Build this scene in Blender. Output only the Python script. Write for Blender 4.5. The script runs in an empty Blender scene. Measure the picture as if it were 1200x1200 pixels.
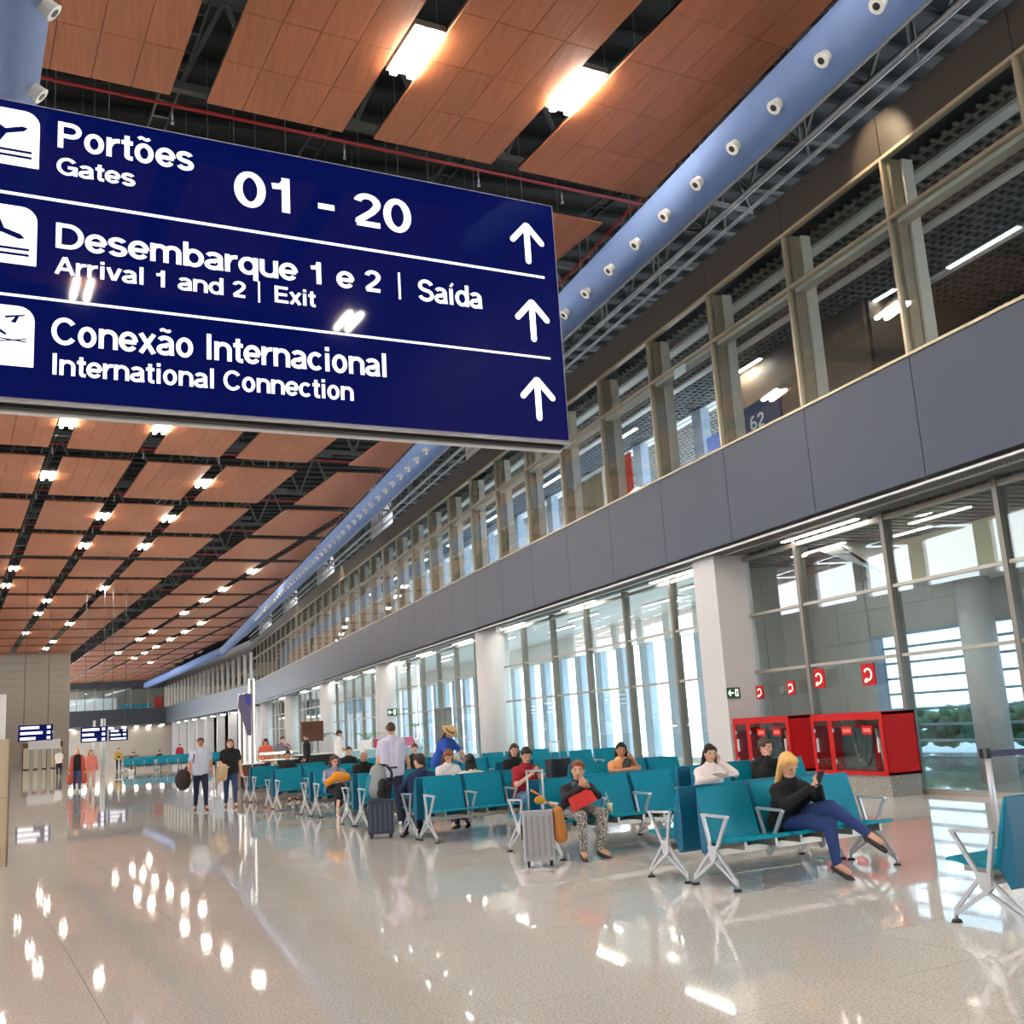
import bpy, bmesh, math, random
from mathutils import Vector, Matrix
random.seed(7)
SC=bpy.context.scene; COL=SC.collection
PI=math.pi
# ---------------- camera ----------------
# camera basis measured from the photo's three vanishing points (world: X right of wall normal, Y along glazed wall, Z up)
CAM_H=1.65
cam_d=bpy.data.cameras.new('camera'); cam=bpy.data.objects.new('camera',cam_d); COL.objects.link(cam)
CX=Vector((0.9396568,-0.3364146,-0.0622118)); CY=Vector((-0.0085022,-0.2047494,0.9787775)); CZ=Vector((-0.3420129,-0.9191860,-0.1952544))   # camera right, up, back in world coordinates
cam.matrix_world=Matrix(((CX.x,CY.x,CZ.x,0),(CX.y,CY.y,CZ.y,0),(CX.z,CY.z,CZ.z,CAM_H),(0,0,0,1)))
cam_d.sensor_width=36; cam_d.sensor_fit='HORIZONTAL'; cam_d.lens=36*1235/1200.0
cam_d.clip_start=0.1; cam_d.clip_end=600
SC.camera=cam
# ---------------- world, light, exposure ----------------
w=bpy.data.worlds.new('overcast_sky'); SC.world=w; w.use_nodes=True
nt=w.node_tree; bg=nt.nodes['Background']
tc=nt.nodes.new('ShaderNodeTexCoord'); sx=nt.nodes.new('ShaderNodeSeparateXYZ'); cr=nt.nodes.new('ShaderNodeValToRGB')
nt.links.new(tc.outputs['Generated'],sx.inputs[0]); nt.links.new(sx.outputs['Z'],cr.inputs[0]); nt.links.new(cr.outputs[0],bg.inputs[0])
cr.color_ramp.elements[0].position=0.0; cr.color_ramp.elements[0].color=(0.90,0.95,1.0,1)
cr.color_ramp.elements[1].position=0.8; cr.color_ramp.elements[1].color=(0.72,0.86,1.0,1)
bg.inputs['Strength'].default_value=6.0
SC.view_settings.view_transform='Standard'; SC.view_settings.look='None'
SC.view_settings.exposure=0.95; SC.view_settings.gamma=1.0; SC.view_settings.use_curve_mapping=False
# ---------------- materials ----------------
def S(r,g,b):
    f=lambda c:(c/255/12.92) if c/255<=0.04045 else ((c/255+0.055)/1.055)**2.4
    return (f(r),f(g),f(b),1)
def mat(name,col,rough=0.5,metal=0.0,noise=0.06,scale=8.0,emit=0,ecol=None,coat=0,spec=0.5,bump=0.0):
    m=bpy.data.materials.new(name); m.use_nodes=True; n=m.node_tree; p=n.nodes['Principled BSDF']
    tcn=n.nodes.new('ShaderNodeTexCoord'); no=n.nodes.new('ShaderNodeTexNoise'); no.inputs['Scale'].default_value=scale
    no.inputs['Detail'].default_value=3
    n.links.new(tcn.outputs['Object'],no.inputs['Vector'])
    mx=n.nodes.new('ShaderNodeMix'); mx.data_type='RGBA'; mx.blend_type='MIX'
    mx.inputs['A'].default_value=[c*(1-noise) for c in col[:3]]+[1]; mx.inputs['B'].default_value=[min(1,c*(1+noise)) for c in col[:3]]+[1]
    n.links.new(no.outputs[0],mx.inputs['Factor']); n.links.new(mx.outputs['Result'],p.inputs['Base Color'])
    p.inputs['Roughness'].default_value=rough; p.inputs['Metallic'].default_value=metal
    p.inputs['Coat Weight'].default_value=coat; p.inputs['Coat Roughness'].default_value=0.05
    p.inputs['Specular IOR Level'].default_value=spec
    if emit: p.inputs['Emission Strength'].default_value=emit; p.inputs['Emission Color'].default_value=ecol or col
    if bump:
        b=n.nodes.new('ShaderNodeBump'); b.inputs['Strength'].default_value=bump; n.links.new(no.outputs[0],b.inputs['Height']); n.links.new(b.outputs[0],p.inputs['Normal'])
    return m
def glass_mat(name,tint=(0.93,0.97,0.96),refl=1.0,ior=1.5):
    m=bpy.data.materials.new(name); m.use_nodes=True; n=m.node_tree; n.nodes.clear()
    o=n.nodes.new('ShaderNodeOutputMaterial'); t=n.nodes.new('ShaderNodeBsdfTransparent'); g=n.nodes.new('ShaderNodeBsdfGlossy')
    g.inputs['Roughness'].default_value=0.0; g.inputs['Color'].default_value=(refl,refl,refl,1); t.inputs['Color'].default_value=(*tint,1)
    fr=n.nodes.new('ShaderNodeFresnel'); fr.inputs['IOR'].default_value=ior
    gm=n.nodes.new('ShaderNodeNewGeometry'); io=n.nodes.new('ShaderNodeMix'); io.data_type='FLOAT'; io.inputs['A'].default_value=ior; io.inputs['B'].default_value=1/ior
    n.links.new(gm.outputs['Backfacing'],io.inputs['Factor']); n.links.new(io.outputs['Result'],fr.inputs['IOR'])   # same reflectance on both faces of a pane
    mx=n.nodes.new('ShaderNodeMixShader'); n.links.new(fr.outputs[0],mx.inputs[0]); n.links.new(t.outputs[0],mx.inputs[1]); n.links.new(g.outputs[0],mx.inputs[2]); n.links.new(mx.outputs[0],o.inputs[0])
    return m
def granite(name,c0,c1,c2,rough=0.035):
    m=bpy.data.materials.new(name); m.use_nodes=True; n=m.node_tree; p=n.nodes['Principled BSDF']
    ge=n.nodes.new('ShaderNodeNewGeometry')
    v=n.nodes.new('ShaderNodeTexNoise'); v.inputs['Scale'].default_value=55; v.inputs['Detail'].default_value=4; v.inputs['Roughness'].default_value=0.75
    n.links.new(ge.outputs['Position'],v.inputs['Vector'])
    r=n.nodes.new('ShaderNodeValToRGB'); e=r.color_ramp.elements; e[0].position=0.36; e[0].color=c0; e[1].position=0.62; e[1].color=c2
    k=e.new(0.47); k.color=c1
    n.links.new(v.outputs[0],r.inputs[0])
    v2=n.nodes.new('ShaderNodeTexNoise'); v2.inputs['Scale'].default_value=0.5; n.links.new(ge.outputs['Position'],v2.inputs['Vector'])
    mx=n.nodes.new('ShaderNodeMix'); mx.data_type='RGBA'; mx.blend_type='MULTIPLY'; mx.inputs['Factor'].default_value=0.12
    n.links.new(r.outputs[0],mx.inputs['A']); n.links.new(v2.outputs[0],mx.inputs['B']); n.links.new(mx.outputs['Result'],p.inputs['Base Color'])
    p.inputs['Roughness'].default_value=rough; p.inputs['IOR'].default_value=1.55
    return m
def wood_mat(name,ca,cb,rough=0.45):
    m=bpy.data.materials.new(name); m.use_nodes=True; n=m.node_tree; p=n.nodes['Principled BSDF']
    ge=n.nodes.new('ShaderNodeNewGeometry'); mp=n.nodes.new('ShaderNodeMapping'); mp.inputs['Rotation'].default_value=(0,0,-0.1426); mp.inputs['Scale'].default_value=(22,1.1,1)
    no=n.nodes.new('ShaderNodeTexNoise'); no.inputs['Scale'].default_value=1.0; no.inputs['Detail'].default_value=5; no.inputs['Roughness'].default_value=0.6
    n.links.new(ge.outputs['Position'],mp.inputs[0]); n.links.new(mp.outputs[0],no.inputs[0])
    r=n.nodes.new('ShaderNodeValToRGB'); r.color_ramp.elements[0].position=0.35; r.color_ramp.elements[0].color=ca; r.color_ramp.elements[1].position=0.68; r.color_ramp.elements[1].color=cb
    n.links.new(no.outputs[0],r.inputs[0])
    oi=n.nodes.new('ShaderNodeObjectInfo'); hs=n.nodes.new('ShaderNodeHueSaturation'); mr=n.nodes.new('ShaderNodeMapRange'); mr.inputs['To Min'].default_value=0.92; mr.inputs['To Max'].default_value=1.06
    n.links.new(oi.outputs['Random'],mr.inputs['Value']); n.links.new(mr.outputs[0],hs.inputs['Value']); n.links.new(r.outputs[0],hs.inputs['Color']); n.links.new(hs.outputs[0],p.inputs['Base Color'])
    p.inputs['Roughness'].default_value=rough
    return m
M={}
M['floor']=granite('polished_granite',S(168,163,153),S(220,217,210),S(237,235,230))
M['joint']=mat('floor_joint',S(128,118,102),0.5)
M['plinth']=granite('grey_granite',S(95,92,85),S(150,146,138),S(180,176,168),0.4)
M['wood']=wood_mat('ceiling_wood',S(166,98,62),S(186,114,76))
M['void']=mat('roof_void',S(40,42,40),0.9)
M['deck']=mat('roof_deck',S(40,42,40),0.8)
M['steel']=mat('truss_steel',S(85,88,86),0.5,0.3)
M['galv']=mat('galvanised_pipe',S(165,168,170),0.35,0.7)
M['red_pipe']=mat('sprinkler_red',S(150,25,28),0.5)
M['band']=mat('grey_cladding',S(52,62,80),0.42,0.3,0.04,1.5)
M['band_dark']=mat('dark_cladding',S(70,74,80),0.5,0.3,0.04,1.5)
M['fascia']=mat('bronze_grey_cladding',S(58,52,46),0.42,0.35,0.04,1.5)
M['mullion']=mat('champagne_aluminium',S(168,155,134),0.35,0.5)
M['post']=mat('pale_post',S(190,182,168),0.5)
M['mull_dark']=mat('dark_aluminium',S(128,124,116),0.4,0.4)
M['soffit']=mat('perforated_soffit',S(120,120,118),0.6)
M['white']=mat('white_paint',S(228,228,226),0.55)
M['wall_grey']=mat('grey_wall_panel',S(190,187,182),0.45,0,0.04,1.0)
M['wall_far']=mat('far_wall_panel',S(150,140,128),0.5,0,0.05,0.6)
M['brown_wall']=mat('brown_wall',S(120,100,82),0.6)
M['column']=mat('column_paint',S(205,203,203),0.5,0,0.03,1.0)
M['win_post']=mat('blue_grey_window_post',S(165,182,200),0.5)
M['glass']=glass_mat('clear_glass',(0.90,0.95,0.95),1.0,1.40)
M['glass_hi']=glass_mat('gallery_glass',(0.88,0.93,0.94),1.0,1.38)
M['duct']=mat('blue_textile_duct',S(98,122,168),0.8,0,0.05,3.0)
M['nozzle']=mat('nozzle_grey',S(205,205,200),0.5)
M['black']=mat('black_plastic',S(22,22,24),0.45)
M['lamp_warm']=mat('warm_tube',(1,0.86,0.62,1),0.5,emit=72,ecol=(1,0.90,0.76,1))
M['lamp_white']=mat('white_led_strip',(1,0.98,0.92,1),0.5,emit=12,ecol=(1,0.94,0.84,1))
M['lamp_case']=mat('lamp_case',S(200,198,192),0.4,0.4)
M['sign_blue']=mat('sign_blue_face',S(6,12,56),0.03,0,0.02,1.0,spec=0.35,emit=0.28,ecol=S(9,22,98))
M['sign_white']=mat('backlit_white',(1,1,1,1),0.4,emit=0.62,ecol=(0.93,0.96,1,1))
M['sign_edge']=mat('sign_frame',S(226,228,232),0.4,0.0)
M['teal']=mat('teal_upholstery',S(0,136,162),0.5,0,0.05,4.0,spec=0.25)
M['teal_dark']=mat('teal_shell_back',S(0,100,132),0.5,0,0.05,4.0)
M['alu']=mat('polished_aluminium',S(200,201,205),0.42,0.45)
M['alu_dull']=mat('dull_aluminium',S(165,160,150),0.4,0.5)
M['rubber']=mat('rubber_foot',S(35,35,36),0.6)
M['red']=mat('fire_red',S(196,18,20),0.5,spec=0.25)
M['label_red']=mat('label_red_pink',S(235,120,110),0.5)
M['hose']=mat('hose_cream',S(205,200,180),0.8)
M['hose_dk']=mat('cabinet_inside',S(110,125,120),0.8)
M['green_sign']=mat('exit_green',S(20,70,48),0.4,emit=0.3,ecol=S(10,60,40))
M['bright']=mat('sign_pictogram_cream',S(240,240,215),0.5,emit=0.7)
M['purple']=mat('purple_blue_print',S(70,70,165),0.4)
M['lilac_grey']=mat('lilac_banner',S(105,98,128),0.7)
M['beige']=mat('beige_board',S(205,188,155),0.6)
M['dark_wood']=mat('dark_brown_counter',S(95,58,42),0.45,0,0.12,12)
M['food']=mat('warm_display_food',S(214,150,95),0.7,0,0.35,30)
M['leaf']=mat('green_leaf',S(80,140,60),0.6,0,0.2,20)
M['leaf_dk']=mat('dark_leaf',S(45,75,55),0.6,0,0.2,20)
M['pot']=mat('white_pot',S(225,225,222),0.5)
M['apron']=mat('concrete_apron',S(205,208,210),0.8)
M['hedge']=mat('hedge_green',S(110,150,105),0.9,0,0.3,6)
M['screen_mesh']=glass_mat('perforated_outer_screen',(0.20,0.235,0.28),1.0,1.2)
ORD='first second third fourth fifth sixth seventh eighth ninth tenth eleventh twelfth thirteenth fourteenth fifteenth sixteenth seventeenth eighteenth nineteenth twentieth'.split()
def C(name,r,g,b,rough=0.8,**k): 
    if name not in M: M[name]=mat(name,S(r,g,b),rough,**k)
    return M[name]
# ---------------- mesh helpers ----------------
def basis(ax):
    ax=ax.normalized(); t=Vector((0,0,1)) if abs(ax.z)<0.9 else Vector((1,0,0))
    u=ax.cross(t).normalized(); v=ax.cross(u).normalized(); return u,v
class MB:
    def __init__(s): s.v=[];s.f=[];s.sm=[]
    def add(s,vs,fs,sm=False):
        o=len(s.v); s.v+= [tuple(x) for x in vs]; s.f+=[tuple(i+o for i in f) for f in fs]
        s.sm+=[sm]*len(fs) if isinstance(sm,bool) else list(sm); return s
    def box(s,x0,x1,y0,y1,z0,z1):
        return s.add([(x,y,z) for x in (x0,x1) for y in (y0,y1) for z in (z0,z1)],[(0,1,3,2),(4,6,7,5),(0,4,5,1),(2,3,7,6),(0,2,6,4),(1,5,7,3)])
    def bar(s,p,q,w,h,up=(0,0,1)):
        p=Vector(p);q=Vector(q);d=(q-p).normalized(); upv=Vector(up)
        if abs(d.dot(upv))>0.98: upv=Vector((0,1,0))
        u=d.cross(upv).normalized()*w/2; v=u.cross(d).normalized()*h/2
        return s.add([p-u-v,p+u-v,p+u+v,p-u+v,q-u-v,q+u-v,q+u+v,q-u+v],[(3,2,1,0),(4,5,6,7),(0,1,5,4),(1,2,6,5),(2,3,7,6),(3,0,4,7)])
    def tube(s,p,q,r,r2=None,n=10,caps=True):
        p=Vector(p);q=Vector(q);r2=r if r2 is None else r2; u,v=basis(q-p); vs=[]
        for c,rr in ((p,r),(q,r2)):
            for i in range(n): a=2*PI*i/n; vs.append(c+u*math.cos(a)*rr+v*math.sin(a)*rr)
        fs=[(i,i+n,(i+1)%n+n,(i+1)%n) for i in range(n)]; sm=[True]*n
        if caps: fs+=[tuple(range(n)),tuple(range(2*n-1,n-1,-1))]; sm+=[False,False]
        return s.add(vs,fs,sm)
    def path(s,pts,r,n=8):
        for a,b in zip(pts,pts[1:]): s.tube(a,b,r,None,n)
        return s
    def cap(s,p,q,r1,r2,n=12):
        p=Vector(p);q=Vector(q)
        if (q-p).length<1e-4: q=p+Vector((0,0,1e-3))
        u,v=basis(q-p); d=(q-p).normalized(); rings=[]
        for k in range(5):
            t=PI/2*k/4; rings.append((p-d*r1*math.cos(t),r1*math.sin(t)))
        for k in range(5):
            t=PI/2*k/4; rings.append((q+d*r2*math.sin(t),r2*math.cos(t)))
        vs=[];
        for c,rr in rings:
            rr=max(rr,1e-4)
            for i in range(n): a=2*PI*i/n; vs.append(c+u*math.cos(a)*rr+v*math.sin(a)*rr)
        m=len(rings); fs=[(k*n+i,(k+1)*n+i,(k+1)*n+(i+1)%n,k*n+(i+1)%n) for k in range(m-1) for i in range(n)]
        fs+=[tuple(range(n)),tuple(range(m*n-1,(m-1)*n-1,-1))]
        return s.add(vs,fs,True)
    def ell(s,c,rx,ry,rz,n=14,m=9,rot=None):
        c=Vector(c); vs=[];
        for k in range(m+1):
            t=PI*k/m
            for i in range(n):
                a=2*PI*i/n; p=Vector((rx*max(math.sin(t),1e-3)*math.cos(a),ry*max(math.sin(t),1e-3)*math.sin(a),rz*math.cos(t)))
                if rot: p=rot@p
                vs.append(c+p)
        fs=[(k*n+i,(k+1)*n+i,(k+1)*n+(i+1)%n,k*n+(i+1)%n) for k in range(m) for i in range(n)]
        fs+=[tuple(range(n-1,-1,-1)),tuple(range(m*n,(m+1)*n))]
        return s.add(vs,fs,True)
    def prism(s,poly,z0,z1):   # poly in xy, counter-clockwise
        n=len(poly); vs=[(x,y,z0) for x,y in poly]+[(x,y,z1) for x,y in poly]
        return s.add(vs,[tuple(range(n-1,-1,-1)),tuple(range(n,2*n))]+[(i,(i+1)%n,(i+1)%n+n,i+n) for i in range(n)])
    def prism_x(s,poly,x0,x1): # poly in (y,z)
        n=len(poly); vs=[(x0,y,z) for y,z in poly]+[(x1,y,z) for y,z in poly]
        return s.add(vs,[tuple(range(n)),tuple(range(2*n-1,n-1,-1))]+[(i,i+n,(i+1)%n+n,(i+1)%n) for i in range(n)])
    def prism_y(s,poly,y0,y1): # poly in (x,z)
        n=len(poly); vs=[(x,y0,z) for x,z in poly]+[(x,y1,z) for x,z in poly]
        return s.add(vs,[tuple(range(n)),tuple(range(2*n-1,n-1,-1))]+[(i,i+n,(i+1)%n+n,(i+1)%n) for i in range(n)])
    def mesh(s,name,m):
        me=bpy.data.meshes.new(name); me.from_pydata(s.v,[],s.f); me.polygons.foreach_set('use_smooth',s.sm); me.materials.append(m); me.update(); return me
def link(name,me,parent=None,loc=(0,0,0),rz=0):
    o=bpy.data.objects.new(name,me); COL.objects.link(o); o.parent=parent; o.location=loc; o.rotation_euler=(0,0,rz); return o
def part(name,mb,m,parent,label=None,loc=(0,0,0),stuff=False):
    o=link(name,mb.mesh(name,m),parent,loc)
    if label: o['label']=label
    if stuff: o['kind']='stuff'
    return o
def struct(name,mb=None,m=None,label=None,cat=None,loc=(0,0,0),rz=0):
    o=link(name,mb.mesh(name,m) if mb else None,None,loc,rz); o['kind']='structure'
    if label: o['label']=label
    if cat: o['category']=cat
    return o
def thing(name,label,cat,loc=(0,0,0),rz=0,group=None,me=None):
    o=link(name,me,None,loc,rz); o['label']=label; o['category']=cat
    if group: o['group']=group
    return o
def dup(root,loc,rz,label=None,group=None):
    r=root.copy(); COL.objects.link(r); r.location=loc; r.rotation_euler=(0,0,rz)
    if label: r['label']=label
    if group: r['group']=group
    for ch in list(root.children):
        c=ch.copy(); COL.objects.link(c); c.parent=r
        for g in ch.children:
            d=g.copy(); COL.objects.link(d); d.parent=c
    return r
TH=math.radians(7.676)
def AB(a,b,z=0,th=TH): return (b*math.cos(th)-a*math.sin(th), b*math.sin(th)+a*math.cos(th), z)
# ================= FLOOR =================
TC=math.radians(8.17)
floor=struct('floor',MB().box(-30,22.5,-22,190,-0.12,-0.006),M['joint'],'polished beige granite floor of the concourse')
slab=MB().box(-0.498,0.498,-0.498,0.498,-0.02,0.0).mesh('floor_tile',M['floor'])
cells=[]
for i in range(2,40):
    for j in range(-12,22):
        a=i+0.5; b=j+0.4
        x,y,_=AB(a,b); d=Vector((x,y,-CAM_H)); fz=-d.dot(CZ)
        if fz<1.5: continue
        px=600+1235*d.dot(CX)/fz; py=600-1235*d.dot(CY)/fz
        if -60<px<1260 and py<1320 and x<12.4: cells.append((fz,i,j))
cells.sort(); near=set((i,j) for _,i,j in cells[:300])
for i,j in near:
    x,y,_=AB(i+0.5,j+0.4); link('floor_tile',slab,floor,(x,y,0),TH)
rest=MB()
for i in range(-22,190):
    for j in range(-36,48):
        if (i,j) in near: continue
        c=[AB(i+0.002+da,j-0.098+db) for da,db in ((0,0),(0,.996),(.996,.996),(.996,0))]
        cx_=sum(p[0] for p in c)/4; cy_=sum(p[1] for p in c)/4
        if -29.5<cx_<21.9 and -21<cy_<189: rest.add([(p[0],p[1],0.0) for p in c],[(0,1,2,3)])
part('floor_tile',rest,M['floor'],floor,stuff=True)
struct('trim_1',MB().box(-90,140,-80,300,-0.3,-0.14),M['apron'],'pale concrete apron outside the glazing')
# ================= ROOF DECK, TRUSSES, CEILING PANELS =================
ceiling=struct('ceiling',MB().box(-24,22.5,-22,190,14.6,14.9),M['deck'],'dark roof deck above the hanging wooden ceiling')
ribs=MB()
for k in range(-22,170,1): ribs.box(-24,22.4,k,k+0.35,14.45,14.6)
part('deck_rib',ribs,M['deck'],ceiling,stuff=True)
def clipx(poly,X):
    out=[]
    for (p,q) in zip(poly,poly[1:]+poly[:1]):
        ip=p[0]<=X; iq=q[0]<=X
        if ip: out.append(p)
        if ip!=iq:
            t=(X-p[0])/(q[0]-p[0]); out.append((X,p[1]+t*(q[1]-p[1])))
    return out
CZH=11.4
def panel(a0,a1,b0,b1,tiled):
    poly=clipx([AB(a0,b0,0,TC)[:2],AB(a0,b1,0,TC)[:2],AB(a1,b1,0,TC)[:2],AB(a1,b0,0,TC)[:2]],XR(a0))
    if len(poly)<3: return
    ax=abs(sum(p[0]*q[1]-q[0]*p[1] for p,q in zip(poly,poly[1:]+poly[:1])))/2
    if ax<0.2: return
    if not tiled:
        part('ceiling_panel',MB().prism(poly,CZH,CZH+0.06),M['wood'],ceiling); return
    pn=part('ceiling_panel',MB().prism(poly,CZH+0.045,CZH+0.09),M['black'],ceiling,'timber ceiling panel of small tiles')
    nb=max(1,round((b1-b0)/0.55)); na=5
    for i in range(na):
        for j in range(nb):
            g=0.005
            A0=a0+(a1-a0)*i/na+g; A1=a0+(a1-a0)*(i+1)/na-g; B0=b0+(b1-b0)*j/nb+g; B1=b0+(b1-b0)*(j+1)/nb-g
            q=clipx([AB(A0,B0,0,TC)[:2],AB(A0,B1,0,TC)[:2],AB(A1,B1,0,TC)[:2],AB(A1,B0,0,TC)[:2]],XR(a0)-0.01)
            if len(q)>2 and abs(sum(p[0]*r[1]-r[0]*p[1] for p,r in zip(q,q[1:]+q[:1])))>0.02:
                part('ceiling_tile',MB().prism(q,CZH,CZH+0.045),M['wood'],pn)
def XR(a): return 9.35 if a<100 else 9.35-(a-100)*0.10
BCOL=[(-14.0,-11.2),(-10.7,-8.5),(-8.0,-5.8),(-5.3,-3.0),(-2.5,-0.1),(0.45,2.72),(3.27,5.48),(6.03,8.25),(8.8,11.4),(13.0,15.65),(16.2,18.5),(19.05,21.4),(21.9,24.2),(24.8,27.0)]
A0=[9.25+7.08*k for k in range(-3,23)]
for k,a0 in enumerate(A0):
    for j,(b0,b1) in enumerate(BCOL):
        aa0,aa1=a0,a0+5.85
        if a0<15 and j==8: b1=11.9
        panel(aa0,aa1,b0,b1,(5<=j<=8 and 3<=k<=7))
# purlins, trusses and sprinkler pipes above the panels
n=0
for k in range(0,24):
    a=15.9+7.08*(k-1)
    if a>125: break
    if k==0: continue
    t=thing('roof_truss','grey steel roof truss above the '+ORD[k-1]+' crosswise ceiling gap from the camera','truss',AB(a,0,0,TC),TC,'steel trusses over the ceiling gaps')
    part('chord',MB().bar((-16,0,12.1),(15,0,12.1),.14,.14),M['steel'],t)
    part('chord',MB().bar((-16,0,13.9),(15,0,13.9),.16,.16),M['steel'],t)
    wb=MB()
    for q in range(-10,10): wb.bar((q*1.5,0,12.1),(q*1.5+.75,0,13.9),.07,.07).bar((q*1.5+.75,0,13.9),(q*1.5+1.5,0,12.1),.07,.07)
    part('truss_web',wb,M['steel'],t)
for k in range(0,10):
    a=15.6+7.08*(k-1)
    if k==0: continue
    t=thing('sprinkler_pipe','thin red sprinkler pipe in the '+ORD[k-1]+' crosswise ceiling gap from the camera','pipe',AB(a,0,0,TC),TC,'red sprinkler pipes in the ceiling gaps')
    part('pipe',MB().tube((-6,0.3,11.75),(11.9+.1*min(a,20),0.3,11.75),.03,None,8),M['red_pipe'],t)
    hd=MB()
    for q in (-1.5,2.9,5.8,8.4,10.2): hd.tube((q,.3,11.75),(q,.3,11.45),.015,None,6).tube((q,.3,11.45),(q,.3,11.41),.03,None,8)
    part('sprinkler_head',hd,M['galv'],t,stuff=True)
for q,b in enumerate((0.2,3.0,5.76,8.5,12.2)):
    t=thing('cable_tray','grey cable tray above the '+ORD[q]+' lengthwise ceiling gap from the left','tray',AB(0,b,0,TC),TC,'cable trays above the ceiling gaps')
    mb=MB(); mb.box(-.16,-.13,0,114,12.5,12.58).box(.13,.16,0,114,12.5,12.58)
    for y in range(0,228): mb.box(-.13,.13,y*.5,y*.5+.05,12.5,12.52)
    part('tray_ladder',mb,M['steel'],t)
bw=MB()
for a in range(2,40,2): 
    for b in (1.2,2.0,4.0,4.9,7.0,7.6,9.6,10.4): bw.tube(AB(a+.4,b,CZH+.09,TC),AB(a+.4,b,14.5,TC),.01,None,4)
part('hanger_rod',bw,M['steel'],ceiling,stuff=True)
# ================= RIGHT WALL: LOWER =================
XB=12.0; XG=13.0; PITCH=2.93; YS=13.17
wall=struct('wall_right',MB().box(12.25,22.5,2,111.6,5.15,7.02),M['white'],'right hand side wall with gallery floor between two rows of glazing')
bp=MB().box(0,.06,.008,PITCH-.008,5.02,7.12).mesh('cladding_panel',M['band'])
fp=MB().box(0,.06,.008,PITCH-.008,10.68,11.45).mesh('fascia_panel',M['fascia'])
NB=37
for k in range(-4,NB-3):
    link('cladding_panel',bp,wall,(XB,YS+PITCH*k,0)); link('fascia_panel',fp,wall,(XB,YS+PITCH*k,0))
part('panel_backing',MB().box(XB+.06,XB+.25,1.5,111.6,5.02,7.12).box(XB+.06,XB+.12,1.5,111.6,10.68,11.45),M['black'],wall)
part('sill',MB().box(XB-.03,XB+.3,1.5,111.6,7.12,7.17),M['mullion'],wall,'pale sill strip')
part('head_rail',MB().box(XB-.03,XB+.1,1.5,111.6,10.62,10.68),M['mullion'],wall,'champagne head rail')
# soffit between cladding and lower glass
sof=part('soffit',MB().box(XB,XG+.1,1.5,111.6,5.03,5.10),M['soffit'],wall)
sl=MB()
for k in range(20,430):
    y=k*0.1; sl.box(XB+.12,XB+.42,y,y+.045,5.0,5.03).box(XB+.5,XB+.82,y,y+.045,5.0,5.03)
part('soffit_slat',sl,M['soffit'],wall,stuff=True)
part('soffit_rail',MB().box(XB+.0,XB+.05,1.5,111.6,4.985,5.03).box(XB+.43,XB+.49,1.5,111.6,4.98,5.02),M['alu'],wall,'bright metal strip')
# lower glazing, one window per bay
LP=2.73; LY=12.75-LP*3
mul=MB().box(XG-.08,XG+.12,-.05,.05,0,5.0).mesh('mullion',M['mull_dark'])
trm=MB().box(XG-.05,XG+.03,.055,LP-.055,0,.06).mesh('transom',M['alu_dull'])
rail=MB().box(XG-.06,XG+.06,.055,LP-.055,0,.09).mesh('floor_rail',M['alu_dull'])
zz=[(0.09,2.36),(2.42,3.6),(3.66,4.84)]
panes=[MB().box(XG-.006,XG+.006,.055,LP-.055,z0,z1).mesh('glass_pane',M['glass']) for z0,z1 in zz]
win=0
for k in range(0,39):
    win+=1; y=LY+LP*k
    wd=struct('window_%d'%win,loc=(0,y,0),label='tall ground floor window bay of the right wall')
    link('mullion',mul,wd); link('floor_rail',rail,wd)
    for z in (2.36,3.6): link('transom',trm,wd,(0,0,z))
    link('head_frame',rail,wd,(0,0,4.84))
    for p in panes: link('glass_pane',p,wd)
# upper glazing
um=MB().box(XB-.03,XB+.08,-.03,.03,7.17,10.62).mesh('mullion',M['mullion'])
uf=MB().box(XB+.08,XB+.30,-.10,.04,7.17,10.62).mesh('mullion_fin',C('fin_bronze',140,124,102,.4,metal=.3))
up_=MB().box(XB+.30,XB+.52,-.16,.10,7.17,10.62).mesh('inner_post',M['post'])
ut=MB().box(XB-.03,XB+.07,.03,PITCH-.03,9.52,9.58).mesh('transom',M['mullion'])
ub=MB().box(XB+.08,XB+.30,.03,PITCH-.1,9.44,9.62).mesh('inner_rail',M['post'])
ug=[MB().box(XB+.02,XB+.03,.03,PITCH-.03,z0,z1).mesh('glass_pane',M['glass_hi']) for z0,z1 in ((7.17,9.52),(9.58,10.62))]
for k in range(-3,NB-4):
    win+=1; y=13.17+PITCH*k
    wd=struct('window_%d'%win,loc=(0,y,0),label='gallery window bay of the right wall')
    for n_,me in (('mullion',um),('mullion_fin',uf),('inner_post',up_),('transom',ut),('inner_rail',ub),('glass_pane',ug[0]),('glass_pane',ug[1])): link(n_,me,wd)
# columns
def column(x,y,r,lab):
    mb=MB(); mb.tube((0,0,0),(0,0,5.02),r,None,28); 
    o=struct('trim_%d'%(10+int(y)),mb,M['column'],lab,None,(x,y,0))
    part('column_base',MB().tube((0,0,0),(0,0,.12),r+.02,None,28),M['alu_dull'],o)
    part('column_top',MB().tube((0,0,11.0),(0,0,14.5),r*.95,None,24),M['column'],o)
c1=struct('trim_2',MB().box(12.2,13.1,20.2,21.15,0,5.02),M['column'],'square white column beside the grey vestibule wall')
part('column_base',MB().box(12.18,13.12,20.18,21.17,0,.12),M['alu_dull'],c1)
for i,(y,lab) in enumerate([(37.2,'round white column behind the person in the straw hat'),(54.2,'second round white column, further along the glazing'),(71.5,'third round white column, behind the plants'),(88.5,'fourth round white column along the glazing'),(105.5,'last round white column along the glazing')]):
    column(12.72,y,.62,lab)
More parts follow.
